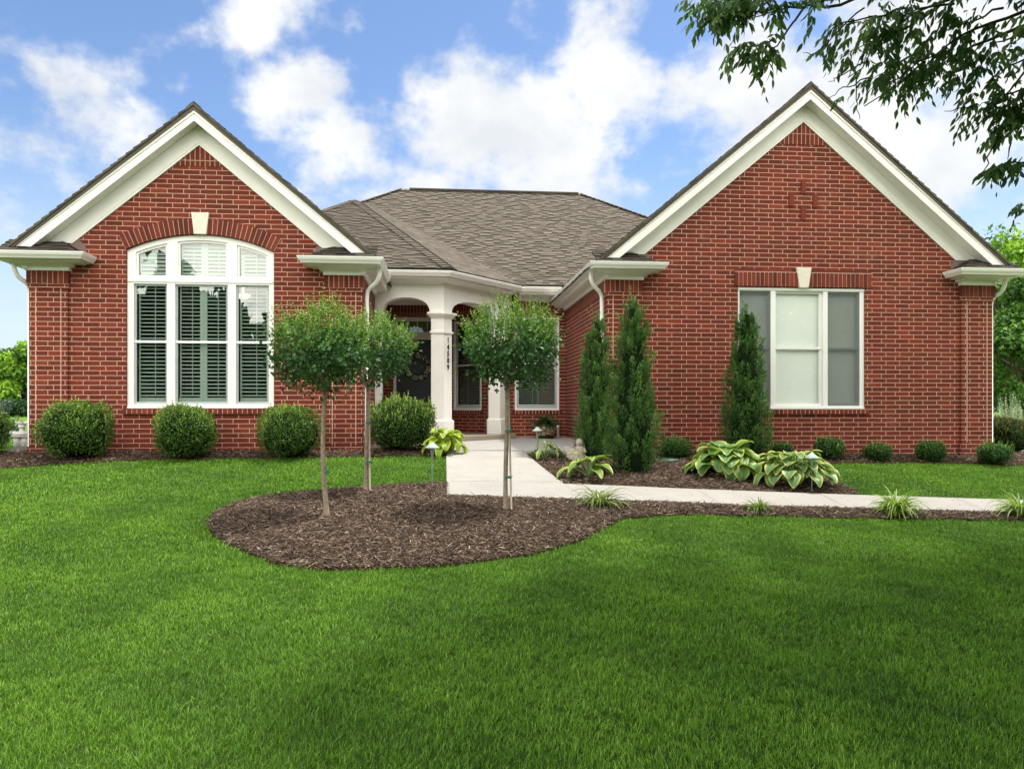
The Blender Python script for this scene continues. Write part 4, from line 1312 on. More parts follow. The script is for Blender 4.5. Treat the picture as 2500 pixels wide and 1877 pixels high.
def bush_mesh(name, seed, rx, rz, mat, n, L, Wd, sprig=0, flat=.75, top=1.0):
    """dense clipped shrub, base at z = 0; returns a crown object (template)"""
    r = np.random.default_rng(seed); ph = r.uniform(0, 6, 6)
    def surf(d):
        p = 2.7
        rad = 1 / (np.abs(d[:, 0]) ** p + np.abs(d[:, 1]) ** p + np.abs(d[:, 2]) ** p) ** (1 / p)
        return rad * (1 + .065 * lump(d, ph) + .035 * lump(d, ph[::-1], 8))
    S = np.array([rx, rx, rz / 2]); C0 = np.array([0, 0, rz / 2])
    bag = Bag()
    d = rdir(r, n); d[:, 2] = np.where(d[:, 2] < -flat, -d[:, 2], d[:, 2])
    k = r.beta(5, 1.3, n); rad = surf(d) * (.66 + .36 * k) * (1 + np.clip(r.normal(0, .025, n), 0, .1))
    pos = d * rad[:, None] * S + C0
    pos[:, :2] *= (1 - .20 * np.clip(.35 - pos[:, 2:3] / rz, 0, 1) / .35)
    pos[:, 2] = np.maximum(pos[:, 2], .02)
    nrm = unit(d / S); ax = unit(nrm * .7 + np.array([0, 0, .55]) + r.normal(0, .55, (n, 3)))
    cl = lump(unit(pos - C0), ph + 2, 6)
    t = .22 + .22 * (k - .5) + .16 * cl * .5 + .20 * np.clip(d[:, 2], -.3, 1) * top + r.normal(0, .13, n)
    bag.add(*leaf_arrays(pos, ax, nrm + r.normal(0, .35, (n, 3)), L * r.uniform(.7, 1.25, n), Wd * r.uniform(.8, 1.2, n), .2, .1, t))
    if sprig:
        d = rdir(r, sprig); d[:, 2] = np.abs(d[:, 2]) * .9 + .1; d = unit(d)
        p0 = d * surf(d)[:, None] * S * .98 + C0; a = unit(d * .4 + np.array([0, 0, 1]) + r.normal(0, .25, (sprig, 3))); ln = r.uniform(.04, .12, sprig)
        for j in range(7):
            f = j / 6.0; pp = p0 + a * (ln * f)[:, None]; ang = r.uniform(0, 6.3, sprig)
            o = np.stack([np.cos(ang), np.sin(ang), np.full(sprig, .6)], -1)
            bag.add(*leaf_arrays(pp, o + a, a + r.normal(0, .3, (sprig, 3)), L * .9, Wd, .2, .1, .72 + .15 * f + r.normal(0, .08, sprig)))
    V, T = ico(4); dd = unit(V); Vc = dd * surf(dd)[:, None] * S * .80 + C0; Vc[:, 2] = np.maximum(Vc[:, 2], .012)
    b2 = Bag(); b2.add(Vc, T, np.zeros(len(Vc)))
    return bag, b2, mat

def shrub_thing(proto, name, loc, label, cat, group, rz=0.0, sc=1.0, mates={}):
    t = empty(name, loc, label, cat, group); t.rotation_euler = (0, 0, rz); t.scale = (sc * (1 + .07 * math.sin(rz * 7)), sc * (1 + .06 * math.cos(rz * 5)), sc * (1 + .07 * math.sin(rz * 3 + 1)))
    key = id(proto)
    if key not in mates:
        cr = proto[0].build("foliage", proto[2], t); co = proto[1].build("shade_core", M_CORE, t)  # dark solid stands in for the shade behind the leaves
        mates[key] = (cr, co)
    else:
        for src in mates[key]:
            c = src.copy(); COL.objects.link(c); c.parent = t
    return t

def gz(x, y, off=0.0): return (x, y, float(zg(x, y)) + off)

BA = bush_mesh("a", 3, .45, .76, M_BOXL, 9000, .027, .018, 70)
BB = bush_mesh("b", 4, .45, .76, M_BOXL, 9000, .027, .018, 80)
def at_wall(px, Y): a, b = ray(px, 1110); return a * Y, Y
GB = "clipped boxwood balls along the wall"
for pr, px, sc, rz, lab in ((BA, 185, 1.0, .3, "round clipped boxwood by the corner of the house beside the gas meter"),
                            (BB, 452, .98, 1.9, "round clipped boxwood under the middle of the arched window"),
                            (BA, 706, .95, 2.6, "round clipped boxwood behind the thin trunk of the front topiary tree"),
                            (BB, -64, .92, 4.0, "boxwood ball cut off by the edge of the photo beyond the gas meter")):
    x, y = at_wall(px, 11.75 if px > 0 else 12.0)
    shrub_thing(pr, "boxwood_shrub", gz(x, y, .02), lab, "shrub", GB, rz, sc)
PB = bush_mesh("p", 8, .50, .80, M_PORCHB, 10000, .031, .020, 200, top=1.2)
x, y = at_wall(981, 12.35)
shrub_thing(PB, "porch_shrub", gz(x, y, .02), "large yellow-green loose shrub in front of the black door", "shrub", None, .5, 1.0)
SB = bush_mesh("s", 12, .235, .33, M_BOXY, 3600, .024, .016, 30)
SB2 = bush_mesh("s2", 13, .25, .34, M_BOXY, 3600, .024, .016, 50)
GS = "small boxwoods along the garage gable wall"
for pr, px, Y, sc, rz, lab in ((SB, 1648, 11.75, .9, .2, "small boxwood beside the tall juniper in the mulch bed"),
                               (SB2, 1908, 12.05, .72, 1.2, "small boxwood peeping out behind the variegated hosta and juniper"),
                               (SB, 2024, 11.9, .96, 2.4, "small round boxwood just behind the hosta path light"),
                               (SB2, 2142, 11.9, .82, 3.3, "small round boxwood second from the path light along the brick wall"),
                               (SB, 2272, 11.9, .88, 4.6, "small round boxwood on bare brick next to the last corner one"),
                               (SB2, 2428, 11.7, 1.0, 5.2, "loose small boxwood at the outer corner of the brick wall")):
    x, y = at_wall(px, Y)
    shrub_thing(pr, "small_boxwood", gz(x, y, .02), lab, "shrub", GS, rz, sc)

# ---- three lollipop topiary trees in the front bed
def topiary(base, cx, rx, rz, cz, seed, label, trunk_bend, stake, nleaf=3600, tx=0.0):
    r = np.random.default_rng(seed); ph = r.uniform(0, 6, 6)
    t = empty("topiary_tree", base, label, "tree", "lollipop topiary trees by the walk")
    C0 = np.array([cx - base[0], 0, cz - base[2]]); S = np.array([rx, rx, rz])
    bag = Bag()
    def surf(d): return 1 + .11 * lump(d, ph, 2.6) + .07 * lump(d, ph[::-1], 6)
    n = nleaf
    d = rdir(r, n); k = r.beta(3.0, 1.5, n); rad = surf(d) * (.32 + .70 * k)
    pos = d * rad[:, None] * S + C0
    K_ = 85; dk = rdir(r, K_); rk = surf(dk) * r.uniform(.55, .97, K_); nc = int(n * .68); ki = r.integers(0, K_, nc)
    pos[:nc] = dk[ki] * rk[ki][:, None] * S + C0 + r.normal(0, .062, (nc, 3)) * (S / .45)
    q_ = (pos - C0) / S; k = np.clip(np.linalg.norm(q_, axis=1), 0, 1.15); d = unit(q_)
    low = d[:, 2] < -.35
    pos[low, 2] += r.uniform(-.05, .12, low.sum())
    ax = unit(d * .8 + np.array([0, 0, .25]) + r.normal(0, .6, (n, 3)))
    young = np.clip((d[:, 2] + .15) * .9, 0, 1) * k
    L = .052 * r.uniform(.6, 1.25, n) * (1 - .42 * young)
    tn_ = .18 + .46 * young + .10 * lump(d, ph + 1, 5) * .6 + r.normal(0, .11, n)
    bag.add(*leaf_arrays(pos, ax, d + np.array([0, 0, .8]) + r.normal(0, .45, (n, 3)), L, L * .72, .16, .18, tn_))
    # upright young shoots with paired leaves
    twig = MB()
    m = 240
    d = rdir(r, m); d[:, 2] = np.where(d[:, 2] < -.15, -d[:, 2], d[:, 2])
    p0 = d * (surf(d) * .90)[:, None] * S + C0
    a = unit(d * .65 + np.array([0, 0, .75]) + r.normal(0, .18, (m, 3))); ln = r.uniform(.06, .24, m) * np.where(d[:, 2] > .3, 1, 1.15)
    for i in range(m):
        twig.tube([p0[i] - a[i] * .05, p0[i] + a[i] * ln[i]], [.0022, .0012], 4, False)
    nn_ = 6
    for j in range(nn_):
        f = (j + .5) / nn_; pp = p0 + a * (ln * f)[:, None]
        for sgn in (-1, 1):
            ang = j * 1.57 + ph[0] + (0 if sgn < 0 else np.pi) + r.normal(0, .3, m)
            s1 = unit(np.cross(a, rdir(r, m) * .2 + np.array([1, .3, .1]))); s2 = np.cross(a, s1)
            o = s1 * np.cos(ang)[:, None] + s2 * np.sin(ang)[:, None]
            Lk = (.034 - .014 * f) * r.uniform(.8, 1.2, m)
            bag.add(*leaf_arrays(pp, o + a * .8, a + r.normal(0, .25, (m, 3)), Lk, Lk * .62, .2, .05, .60 + .30 * f * np.clip(d[:, 2] + .5, .3, 1) + r.normal(0, .07, m)))
    for i in range(12):                                           # hanging skirts below the ball
        q = rdir(r, 1)[0]; q[2] = -abs(q[2]) * .5 - .2; q = q / np.linalg.norm(q)
        pp = q * S * .92 + C0; mm = 26
        po = pp + r.normal(0, .05, (mm, 3)) * np.array([1, 1, .9])
        bag.add(*leaf_arrays(po, r.normal(0, .6, (mm, 3)) + np.array([0, 0, -.7]), rdir(r, mm) + q, .045, .034, .16, .1, r.normal(.16, .08, mm)))
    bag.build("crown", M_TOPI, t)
    V, T = ico(3); dd = unit(V)
    # trunk with the limbs that hold the ball
    mb = MB(); B0 = Vector((0, 0, -.03)); top = Vector((tx, 0, C0[2] - rz * .80))
    pts = []; rad = []
    for i in range(9):
        f = i / 8; pts.append(B0.lerp(top, f) + Vector((math.sin(f * 5 + seed) * .012 + trunk_bend * math.sin(f * math.pi), math.cos(f * 4 + seed) * .010, 0)))
        rad.append((.034 if f == 0 else .026 - .006 * f) * (1 + .05 * math.sin(i * 2.3)))
    mb.tube(pts, rad, 10)
    for i in range(9):
        q = rdir(r, 1)[0]; q[2] = abs(q[2]) + .5
        e = Vector(C0) + Vector((q[0] * rx * .7, q[1] * rx * .7, q[2] * rz * .35)); mid = top.lerp(e, .5) + Vector((q[0] * .06, q[1] * .06, -.04))
        mb.tube([top - Vector((0, 0, .02 + .01 * i)), mid, e], [.013, .008, .003], 6)
    mb.build("trunk", M_BARK, t, True)
    twig.build("shoots", M_TOPI, t)
    if stake:
        mb = MB(); mb.tube([(.044, -.022, -.04), (.030 + trunk_bend * .6, -.012, 0.75), (.024 + tx, .0, C0[2] - rz * .62)], .0105, 8)
        mb.build("support_stake", M_BAMB, t, True)
        for f in (.28, .62):
            mb = MB(); p = B0.lerp(top, f); q_ = Vector((.016 + trunk_bend * .8, -.008, p.z))
            mb.lathe([(.036, -.010), (.037, 0), (.036, .010)], q_, 14); mb.tube([q_ + Vector((.028, -.02, 0)), q_ + Vector((.045, -.035, .012))], .003, 5)
            mb.build("tie", M_TIE, t)
    else:
        mb = MB(); p = B0.lerp(top, .36); mb.lathe([(.029, -.015), (.031, 0), (.029, .015)], p, 14); mb.build("tie", M_TIE, t)
    return t

def tree_from_px(bx, by, cx, x0, x1, y0, y1):
    g = Gm(bx, by); Y = g.y
    a = P(x0, (y0 + y1) / 2, Y); b = P(x1, (y0 + y1) / 2, Y); c = P(cx, y0, Y); d = P(cx, y1, Y)
    return g, (a.x + b.x) / 2, (b.x - a.x) / 2, (c.z - d.z) / 2, (c.z + d.z) / 2
g, cx, rx, rz, cz = tree_from_px(797, 1263, 780, 660, 898, 752, 958)
topiary(gz(g.x, g.y, .04), cx, rx, rz, cz, 21, "unstaked lollipop topiary with pale trunk in the widest part of the mulch", -.012, False, 3700, -.02)
g, cx, rx, rz, cz = tree_from_px(894, 1197, 905, 800, 1008, 778, 942)
topiary(gz(g.x, g.y, .04), cx, rx, rz, cz, 22, "lollipop topiary half hidden behind another, staked at the back edge of the mulch", .015, True, 3000, .0)
g, cx, rx, rz, cz = tree_from_px(1238, 1248, 1246, 1135, 1362, 745, 945)
topiary(gz(g.x, g.y, .04), cx, rx, rz, cz, 23, "staked lollipop topiary with green ties standing in front of the concrete walk", -.006, True, 3700, -.01)

# ---- columnar junipers
def juniper(px, by, Y, w, top_y, seed, label, lean=0.0):
    a, b = ray(px, by); x = a * Y; z0 = float(zg(x, Y)) + .03
    H = P(px, top_y, Y).z - z0
    r = np.random.default_rng(seed); ph = r.uniform(0, 6, 6)
    t = empty("juniper", (x, Y, z0), label, "conifer", "columnar junipers by the wall")
    def rad(f, th):
        base = np.interp(f, [0, .05, .16, .35, .6, .8, .92, 1.0], [.78, .96, 1.0, .86, .70, .46, .20, .03])
        return w * base * (1 + .10 * np.sin(th * 3 + f * 9 + ph[0]) + .08 * np.sin(th * 5 - f * 17 + ph[1]) + .07 * np.sin(f * 31 + th * 2 + ph[2]))
    bag = Bag(); K = 300
    f0 = r.beta(1.0, 1.35, K) * .93; th0 = r.uniform(0, 2 * np.pi, K)      # many upswept plumes make the column
    R0 = rad(f0, th0) * r.uniform(.55, .90, K)
    B0 = np.stack([R0 * np.cos(th0) + lean * f0, R0 * np.sin(th0), f0 * H - .05], -1)
    D0 = unit(np.stack([np.cos(th0) * .20, np.sin(th0) * .20, np.ones(K)], -1) + r.normal(0, .10, (K, 3)))
    L0 = r.uniform(.16, .38, K) * (1.05 - .45 * f0) * (H / 2.3); S0 = r.normal(0, .09, K)
    n = 60; kk = np.repeat(np.arange(K), n); m = K * n
    s_ = r.uniform(0, 1, m) ** .8; wd = .062 * np.sin(np.pi * np.clip(s_ * .85 + .12, 0, 1)) * (1.15 - .5 * f0[kk])
    off = rdir(r, m); pos = B0[kk] + D0[kk] * (s_ * L0[kk])[:, None] + off * (wd * r.uniform(.3, 1, m))[:, None]
    pos[:, 2] = np.maximum(pos[:, 2], .02)
    ax = unit(D0[kk] + off * .55 + r.normal(0, .25, (m, 3)))
    outw = np.hypot(pos[:, 0], pos[:, 1]) / (w + 1e-6)
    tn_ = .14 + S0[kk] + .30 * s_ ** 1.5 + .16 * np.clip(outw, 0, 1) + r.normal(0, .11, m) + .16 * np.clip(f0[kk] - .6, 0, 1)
    bag.add(*leaf_arrays(pos, ax, off + r.normal(0, .4, (m, 3)), .045 * r.uniform(.6, 1.4, m), .0115 * r.uniform(.8, 1.4, m), .2, .0, tn_))
    tw = MB()
    for i in range(26):                                            # long loose leaders, mostly near the top
        ff = r.uniform(.55, .99) if i > 7 else r.uniform(.25, .7); tt = r.uniform(0, 6.28); R0 = rad(np.array([ff]), np.array([tt]))[0] * .8
        p0 = np.array([R0 * math.cos(tt) + lean * ff, R0 * math.sin(tt), ff * H]); d = np.array([math.cos(tt) * .65, math.sin(tt) * .65, 1.0]) + r.normal(0, .15, 3)
        d /= np.linalg.norm(d); ln = r.uniform(.12, .30); mm = 40
        tw.tube([p0, p0 + d * ln], [.003, .001], 4, False)
        s = r.uniform(0, 1, mm); pp = p0 + d * (s * ln)[:, None]; tt_ = .62 + .3 * s + r.normal(0, .1, mm)
        bag.add(*leaf_arrays(pp, d + r.normal(0, .38, (mm, 3)), rdir(r, mm), .034 * (1.2 - .5 * s), .006, .2, 0, tt_))
    mm = 130; s = r.uniform(.9, 1.0, mm); pp = np.stack([r.normal(0, .012, mm) + lean * s, r.normal(0, .012, mm), s * H], -1)
    bag.add(*leaf_arrays(pp, np.array([0, 0, 1.]) + r.normal(0, .35, (mm, 3)), rdir(r, mm), .045, .009, .2, 0, .6 + r.normal(0, .15, mm)))
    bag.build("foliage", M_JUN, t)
    # dark solid inside the column, shade between the plumes put into its colour
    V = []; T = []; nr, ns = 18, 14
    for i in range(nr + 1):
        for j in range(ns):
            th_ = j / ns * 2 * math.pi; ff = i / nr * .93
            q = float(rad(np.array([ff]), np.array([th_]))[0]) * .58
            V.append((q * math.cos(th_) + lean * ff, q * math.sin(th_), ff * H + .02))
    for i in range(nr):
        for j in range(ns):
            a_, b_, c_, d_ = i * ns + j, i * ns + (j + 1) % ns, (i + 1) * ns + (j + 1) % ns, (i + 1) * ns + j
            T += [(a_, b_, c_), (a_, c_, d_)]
    tri_mesh("shade_core", V, T, M_CORE, np.zeros(len(V)), t)
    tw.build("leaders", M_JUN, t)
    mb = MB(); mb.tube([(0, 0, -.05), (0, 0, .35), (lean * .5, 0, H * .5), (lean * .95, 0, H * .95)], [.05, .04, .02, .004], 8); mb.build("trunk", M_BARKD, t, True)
juniper(1450, 1118, 11.55, .30, 765, 31, "slimmer juniper column standing in the inner corner by the downspout", .06)
juniper(1545, 1160, 10.5, .40, 728, 32, "tallest juniper column, beside the stone statue, with a wispy top")
juniper(1822, 1122, 11.75, .385, 745, 33, "juniper column in front of the wide window", .0)

# ---- hostas
HST = leaf_mat("hosta_gold", [(0, (.30, .42, .03)), (.45, (.40, .50, .035)), (1, (.12, .28, .03))], .4, .35, .4, (1.1, 1.2, .4))
def hosta_mat(name, centre, edge, vein):
    M = Mat(name, rough=.42, spec=.4)
    e = M.attr('edge'); t = M.attr('tint')
    nz = M.noise(9, 3, .6, M.obj())
    f = M.math('ADD', e, M.math('MULTIPLY_ADD', nz, .34, -.17))
    fr = M.n('ShaderNodeMapRange', {'Value': f, 'From Min': .64, 'From Max': .86}, interpolation_type='SMOOTHSTEP').outputs[0]
    c0 = M.mix(t, centre, vein)
    c = M.mix(fr, c0, edge); M.color(c)
    tb = M.n('ShaderNodeBsdfTranslucent', {'Color': M.mix(1.0, c, (1.1, 1.2, .5), 'MULTIPLY')})
    mx = M.n('ShaderNodeMixShader', {0: .26, 1: M.b.outputs[0], 2: tb.outputs[0]})
    out = [x for x in M.t.nodes if x.type == 'OUTPUT_MATERIAL'][0]; M.t.links.new(mx.outputs[0], out.inputs['Surface'])
    return M.m
MH_GOLD = hosta_mat("hosta_gold", (.20, .33, .03), (.44, .52, .05), (.32, .44, .05))
MH_GREEN = hosta_mat("hosta_blue_green", (.10, .22, .06), (.40, .48, .09), (.17, .31, .10))
MH_VAR = hosta_mat("hosta_cream_edge", (.10, .21, .075), (.50, .52, .12), (.18, .31, .11))
MH_YG = hosta_mat("hosta_lime", (.13, .26, .05), (.42, .48, .08), (.22, .34, .08))

def hosta(base, Rr, H, n, L, Wd, seed, mat, label, droopk=1.0, heart=.5):
    r = np.random.default_rng(seed)
    t = empty("hosta", base, label, "plant", "hostas in the mulch beds")
    nu, nv = 11, 9
    for i in range(n):
        ring = (i + .5) / n
        th = i * 2.399 + r.normal(0, .45)
        el_ = 1.25 - 1.05 * ring ** .8 + r.normal(0, .08)              # rise of the stalk
        sl = (Rr * .62 * ring ** .6 + .03) / max(.35, math.cos(el_)) * .8
        hx = Rr * (.15 + .55 * ring); hz_ = H * (1.0 - .62 * ring ** 1.5) * r.uniform(.62, 1.0)
        c, s = math.cos(th), math.sin(th)
        A = np.array([hx * c, hx * s, hz_])                         # where the blade begins
        Li = L * r.uniform(.75, 1.1); Wi = Wd * r.uniform(.8, 1.1)
        pitch0 = .5 - .7 * ring + r.normal(0, .28); bend = (1.1 + .5 * ring) * droopk * r.uniform(.7, 1.2)
        V, T, E_, C_ = [], [], [], []
        x = 0.0; z = 0.0; pts = [(0, 0, pitch0)]
        for u in range(1, nu):
            p = pitch0 - bend * (u / (nu - 1)) ** 1.3
            x += math.cos(p) * Li / (nu - 1); z += math.sin(p) * Li / (nu - 1); pts.append((x, z, p))
        cup = r.uniform(.10, .30); wav = r.uniform(0, 6)
        for u in range(nu):
            f = u / (nu - 1)
            wd = Wi * (math.sin(math.pi * min(1, f ** .62)) ** .72) * (1 - .12 * f) if 0 < f < 1 else (Wi * .12 if f == 0 else 0)
            X, Z, p = pts[u]
            for v in range(nv):
                q = (v / (nv - 1) - .5) * 2
                lat = q * wd * .5
                back = -heart * Li * .16 * (abs(q) ** 2) * max(0, 1 - f * 3.2)
                rip = .0045 * math.cos(q * 15) * (1 - abs(q)) + .006 * abs(q) * math.sin(f * 9 + wav + q * 2)
                hgt = cup * wd * .5 * q * q + rip
                px_, pz_ = X - math.sin(p) * hgt + back * math.cos(p), Z + math.cos(p) * hgt + back * math.sin(p)
                V.append((A[0] + c * px_ - s * lat, A[1] + s * px_ + c * lat, A[2] + pz_))
                E_.append(max(abs(q), f ** 3 * 1.02) if f > 0 else .3); C_.append(.5 + .5 * math.cos(q * 15))
        for u in range(nu - 1):
            for v in range(nv - 1):
                a = u * nv + v; T += [(a, a + nv, a + nv + 1), (a, a + nv + 1, a + 1)]
        tri_mesh("leaf", V, T, mat, C_, t, E_, True)
    mb = MB()
    for ch in t.children:
        A = Vector(ch.data.vertices[nv // 2].co)
        mb.tube([(A.x * .08, A.y * .08, -.02), (A.x * .45, A.y * .45, A.z * .65), A], [.008, .006, .004], 6)
    mb.build("stalks", plain("hosta_stalk", (.16, .26, .07), .5), t, True)
    return t
g = G(1085, 1111); hosta(gz(g.x, g.y, .04), .34, .38, 40, .27, .17, 41, MH_GOLD, "bright gold hosta spilling onto the walk beside the white column")
g = G(1332, 1124); hosta(gz(g.x, g.y, .04), .28, .24, 20, .19, .10, 42, MH_YG, "small lime hosta around the path light by the patio edge", 1.1)
g = G(1437, 1172); hosta(gz(g.x, g.y, .04), .34, .32, 18, .29, .14, 43, MH_YG, "loose upright lime hosta in front of the stone statue", .8)
g = G(1772, 1168); hosta(gz(g.x, g.y, .04), .62, .44, 70, .30, .28, 44, MH_GREEN, "largest hosta, broad blue-green leaves with thin yellow edges", 1.05)
g = G(1938, 1188); hosta(gz(g.x, g.y, .04), .68, .42, 96, .26, .20, 45, MH_VAR, "cream-edged variegated hosta around a path light")

# ---- arching grass-like daylilies along the walk
M_DAY = leaf_mat("daylily_blade", [(0, (.08, .17, .025)), (.5, (.28, .42, .07)), (.85, (.50, .58, .20)), (1, (.50, .42, .22))], .5, .3, .35)
M_DAYD = leaf_mat("daylily_dull", [(0, (.07, .14, .03)), (.5, (.20, .30, .06)), (.85, (.36, .40, .15)), (1, (.40, .32, .17))], .5, .3, .35)
def strap_plant(name, base, n, L, w, seed, mat, label, cat, group, arch=1.9, spread=.6, parent=None, local=(0, 0, 0), pname="blades"):
    r = np.random.default_rng(seed)
    t = parent or empty(name, base, label, cat, group)
    V, T, C = [], [], []; b = 0; seg = 7
    for i in range(n):
        th = r.uniform(0, 6.283); e0 = r.uniform(.85, 1.55); Li = L * r.uniform(.5, 1.1); wi = w * r.uniform(.7, 1.2); bend = arch * r.uniform(.5, 1.25)
        p = np.array(local) + np.array([r.normal(0, .022), r.normal(0, .022), -.01]); tv = np.clip(r.normal(.5, .22), 0, 1)
        c, s = math.cos(th), math.sin(th); tw_ = r.normal(0, .5)
        for j in range(seg + 1):
            f = j / seg; a = e0 - bend * f ** 1.4
            if j: p = p + np.array([c * math.cos(a), s * math.cos(a), math.sin(a)]) * Li / seg
            ww = wi * (1 - f ** 2.2) * .5 + .0003
            sx, sy = -math.sin(th + tw_) * ww, math.cos(th + tw_) * ww
            V += [p + np.array([sx, sy, ww * .5]), p, p - np.array([sx, sy, -ww * .5])]; C += [min(1, tv + .12), max(0, tv - .2), min(1, tv + .12)]
        for j in range(seg):
            q = b + j * 3
            for k in (0, 1): T += [(q + k, q + k + 1, q + k + 4), (q + k, q + k + 4, q + k + 3)]
        b += 3 * (seg + 1)
    tri_mesh(pname, np.array(V), T, mat, C, t)
    return t
GD = "daylily tufts along the walk"
for px, py, n, L, sd, mt, lab, ar in ((1463, 1246, 42, .36, 51, M_DAYD, "thin daylily tuft sprawling at the mulch corner where the walk turns", 2.3),
                                  (1851, 1254, 40, .19, 52, M_DAYD, "smallest dull daylily tuft in the mulch strip along the walk", 2.0),
                                  (2187, 1262, 95, .34, 53, M_DAY, "full pale yellow-green daylily clump in the mulch strip", 2.1),
                                  (2490, 1266, 85, .34, 54, M_DAY, "daylily clump cut off by the edge of the photo", 2.1)):
    g = G(px, py); strap_plant("daylily", gz(g.x, g.y, .03), int(n * 2.4), L * 1.3, .021, sd, mt, lab, "plant", GD, ar)

# ------------------------------------------------------------------ things in the garden
M_PATINA = plain("verdigris_copper", (.40, .52, .43), .55, .35, .18, 12)
M_PATD = plain("verdigris_stem", (.19, .25, .20), .55, .35, .2, 12)
def path_light(px, py, apex_y, capw, label):
    g = G(px, py); Y = g.y; x, y, z = gz(g.x, g.y, .03)
    H = P(px, apex_y, Y).z - z; rr = (P(px + capw / 2, py, Y).x - P(px - capw / 2, py, Y).x) / 2
    t = empty("path_light", (x, y, z), label, "garden light", "green copper path lights")
    mb = MB(); h = rr * .92
    mb.lathe([(rr * .93, H - h + .003), (rr, H - h), (rr * .985, H - h + .012), (rr * .5, H - h * .45), (.012, H - .008), (0.001, H)], n=28)
    mb.lathe([(rr * .93, H - h + .003), (.02, H - h * .30)][::-1], n=28)
    mb.build("cap", M_PATINA, t, True)
    mb = MB(); mb.lathe([(.008, -.05), (.0085, H - h - .17), (.012, H - h - .10), (.030, H - h - .005), (.034, H - h + .02), (.0, H - h + .03)], n=16)
    mb.build("stem", M_PATD, t, True)
path_light(1055, 1196, 1078, 35, "path light at the back edge of the round mulch bed beside the lawn")
path_light(1312.4, 1119, 1041, 24.5, "path light in front of the potted fern on the patio")
path_light(1982, 1203, 1103, 33, "path light among the cream-edged hosta leaves")

# potted fern
x, y = ray(1332, 1078)[0] * 16.05, 16.05
zt = -.745 + (y - 12.05) * .0085 + .042
t = empty("potted_fern", (x, y, zt), "fern in a brown pot with a branch pattern on the patio under the window", "plant pot")
M_POT = Mat("pot_glaze", (.10, .05, .035), .35, .5)
vr = M_POT.n('ShaderNodeTexVoronoi', {'Scale': 7.0, 'Vector': M_POT.obj()}, feature='DISTANCE_TO_EDGE')
gr = M_POT.n('ShaderNodeSeparateXYZ', {0: M_POT.obj()})
band = M_POT.math('MULTIPLY', M_POT.math('GREATER_THAN', gr.outputs[2], .06), M_POT.math('LESS_THAN', gr.outputs[2], .25))
M_POT.color(M_POT.mix(M_POT.math('MULTIPLY', band, M_POT.math('GREATER_THAN', vr.outputs['Distance'], .07)), (.055, .028, .02), (.42, .33, .20)))
mb = MB(); mb.lathe([(.0, .02), (.15, .02), (.17, .04), (.225, .14), (.24, .23), (.225, .28), (.235, .30), (.21, .30), (.20, .26), (0, .26)], n=28)
mb.build("pot", M_POT.m, t, True)
mb = MB()
for k in range(4):
    a = k * math.pi / 2 + .6; mb.tube([(.17 * math.cos(a), .17 * math.sin(a), .03), (.20 * math.cos(a), .20 * math.sin(a), -.002)], .012, 6)
mb.lathe([(.16, .018), (.19, .018), (.19, .03), (.16, .03), (.16, .018)], n=24)
mb.build("stand", M_BLACK, t, True)
M_FERN = leaf_mat("fern_frond", [(0, (.010, .034, .012)), (.5, (.03, .085, .022)), (1, (.09, .17, .045))], .5, .3, .3)
r = np.random.default_rng(61); bag = Bag()
for i in range(60):
    th = r.uniform(0, 6.28); e0 = r.uniform(.5, 1.45); L = r.uniform(.25, .46); bend = r.uniform(1.2, 2.4)
    p = np.array([0, 0, .27]) + np.array([math.cos(th), math.sin(th), 0]) * r.uniform(0, .12); PP = []; D = []
    for j in range(16):
        a = e0 - bend * (j / 15) ** 1.3; d = np.array([math.cos(th) * math.cos(a), math.sin(th) * math.cos(a), math.sin(a)]); p = p + d * L / 16; PP.append(p); D.append(d)
    PP = np.array(PP); D = np.array(D); sd_ = np.array([-math.sin(th), math.cos(th), 0])
    for sg in (-1, 1):
        ln = .055 * np.sin(np.linspace(.5, 3.0, 16)) + .01
        bag.add(*leaf_arrays(PP, D * .5 + sd_ * sg, np.cross(sd_, D) + 0, ln, .016, .1, .2, np.full(16, r.normal(.45, .15))))
bag.build("fronds", M_FERN, t)

# stone garden statue: a kneeling figure with long hair and small wings
M_STAT = plain("weathered_stone", (.43, .38, .30), .9, .15, .35, 22, .6, dirt=(.17, .145, .11))
g = P(1414, 1130, 11.3); zs = float(zg(g.x, g.y)) + .03
t = empty("garden_statue", (g.x, g.y, zs), "small weathered stone angel statue half hidden behind a lime hosta", "statue")
def blob(mb, c, r, n=14, m=9, sq=1.0):
    prof = [(max(.0005, math.sin(math.pi * i / m)) , -math.cos(math.pi * i / m)) for i in range(m + 1)]
    old = mb.M; mb.M = Matrix.Translation(c) @ Matrix.Diagonal((r[0], r[1], r[2], 1)); mb.lathe(prof, n=n); mb.M = old
mb = MB()
blob(mb, (0, 0, .03), (.12, .11, .05)); mb.lathe([(.10, .02), (.105, .08), (.088, .15), (.078, .20), (.060, .235), (.03, .255)], n=16)
blob(mb, (0, -.01, .295), (.052, .054, .062)); blob(mb, (0, -.058, .288), (.010, .012, .012))
mb.tube([(-.065, -.02, .22), (-.085, -.06, .16), (-.03, -.095, .15)], [.022, .020, .016], 8); mb.tube([(.065, -.02, .22), (.085, -.06, .16), (.03, -.095, .15)], [.022, .020, .016], 8)
o = mb.build("body", M_STAT, t, True)
mb = MB(); blob(mb, (.008, .012, .315), (.060, .055, .052)); mb.tube([(.045, .005, .325), (.066, .01, .26), (.078, .015, .17), (.085, .02, .07)], [.022, .024, .022, .012], 8)
mb.tube([(-.04, .02, .325), (-.058, .03, .27), (-.06, .04, .2)], [.02, .02, .012], 8)
mb.build("hair", plain("weathered_stone_dark", (.20, .17, .135), .9, .1, .35, 22, .6), t, True)
mb = MB()
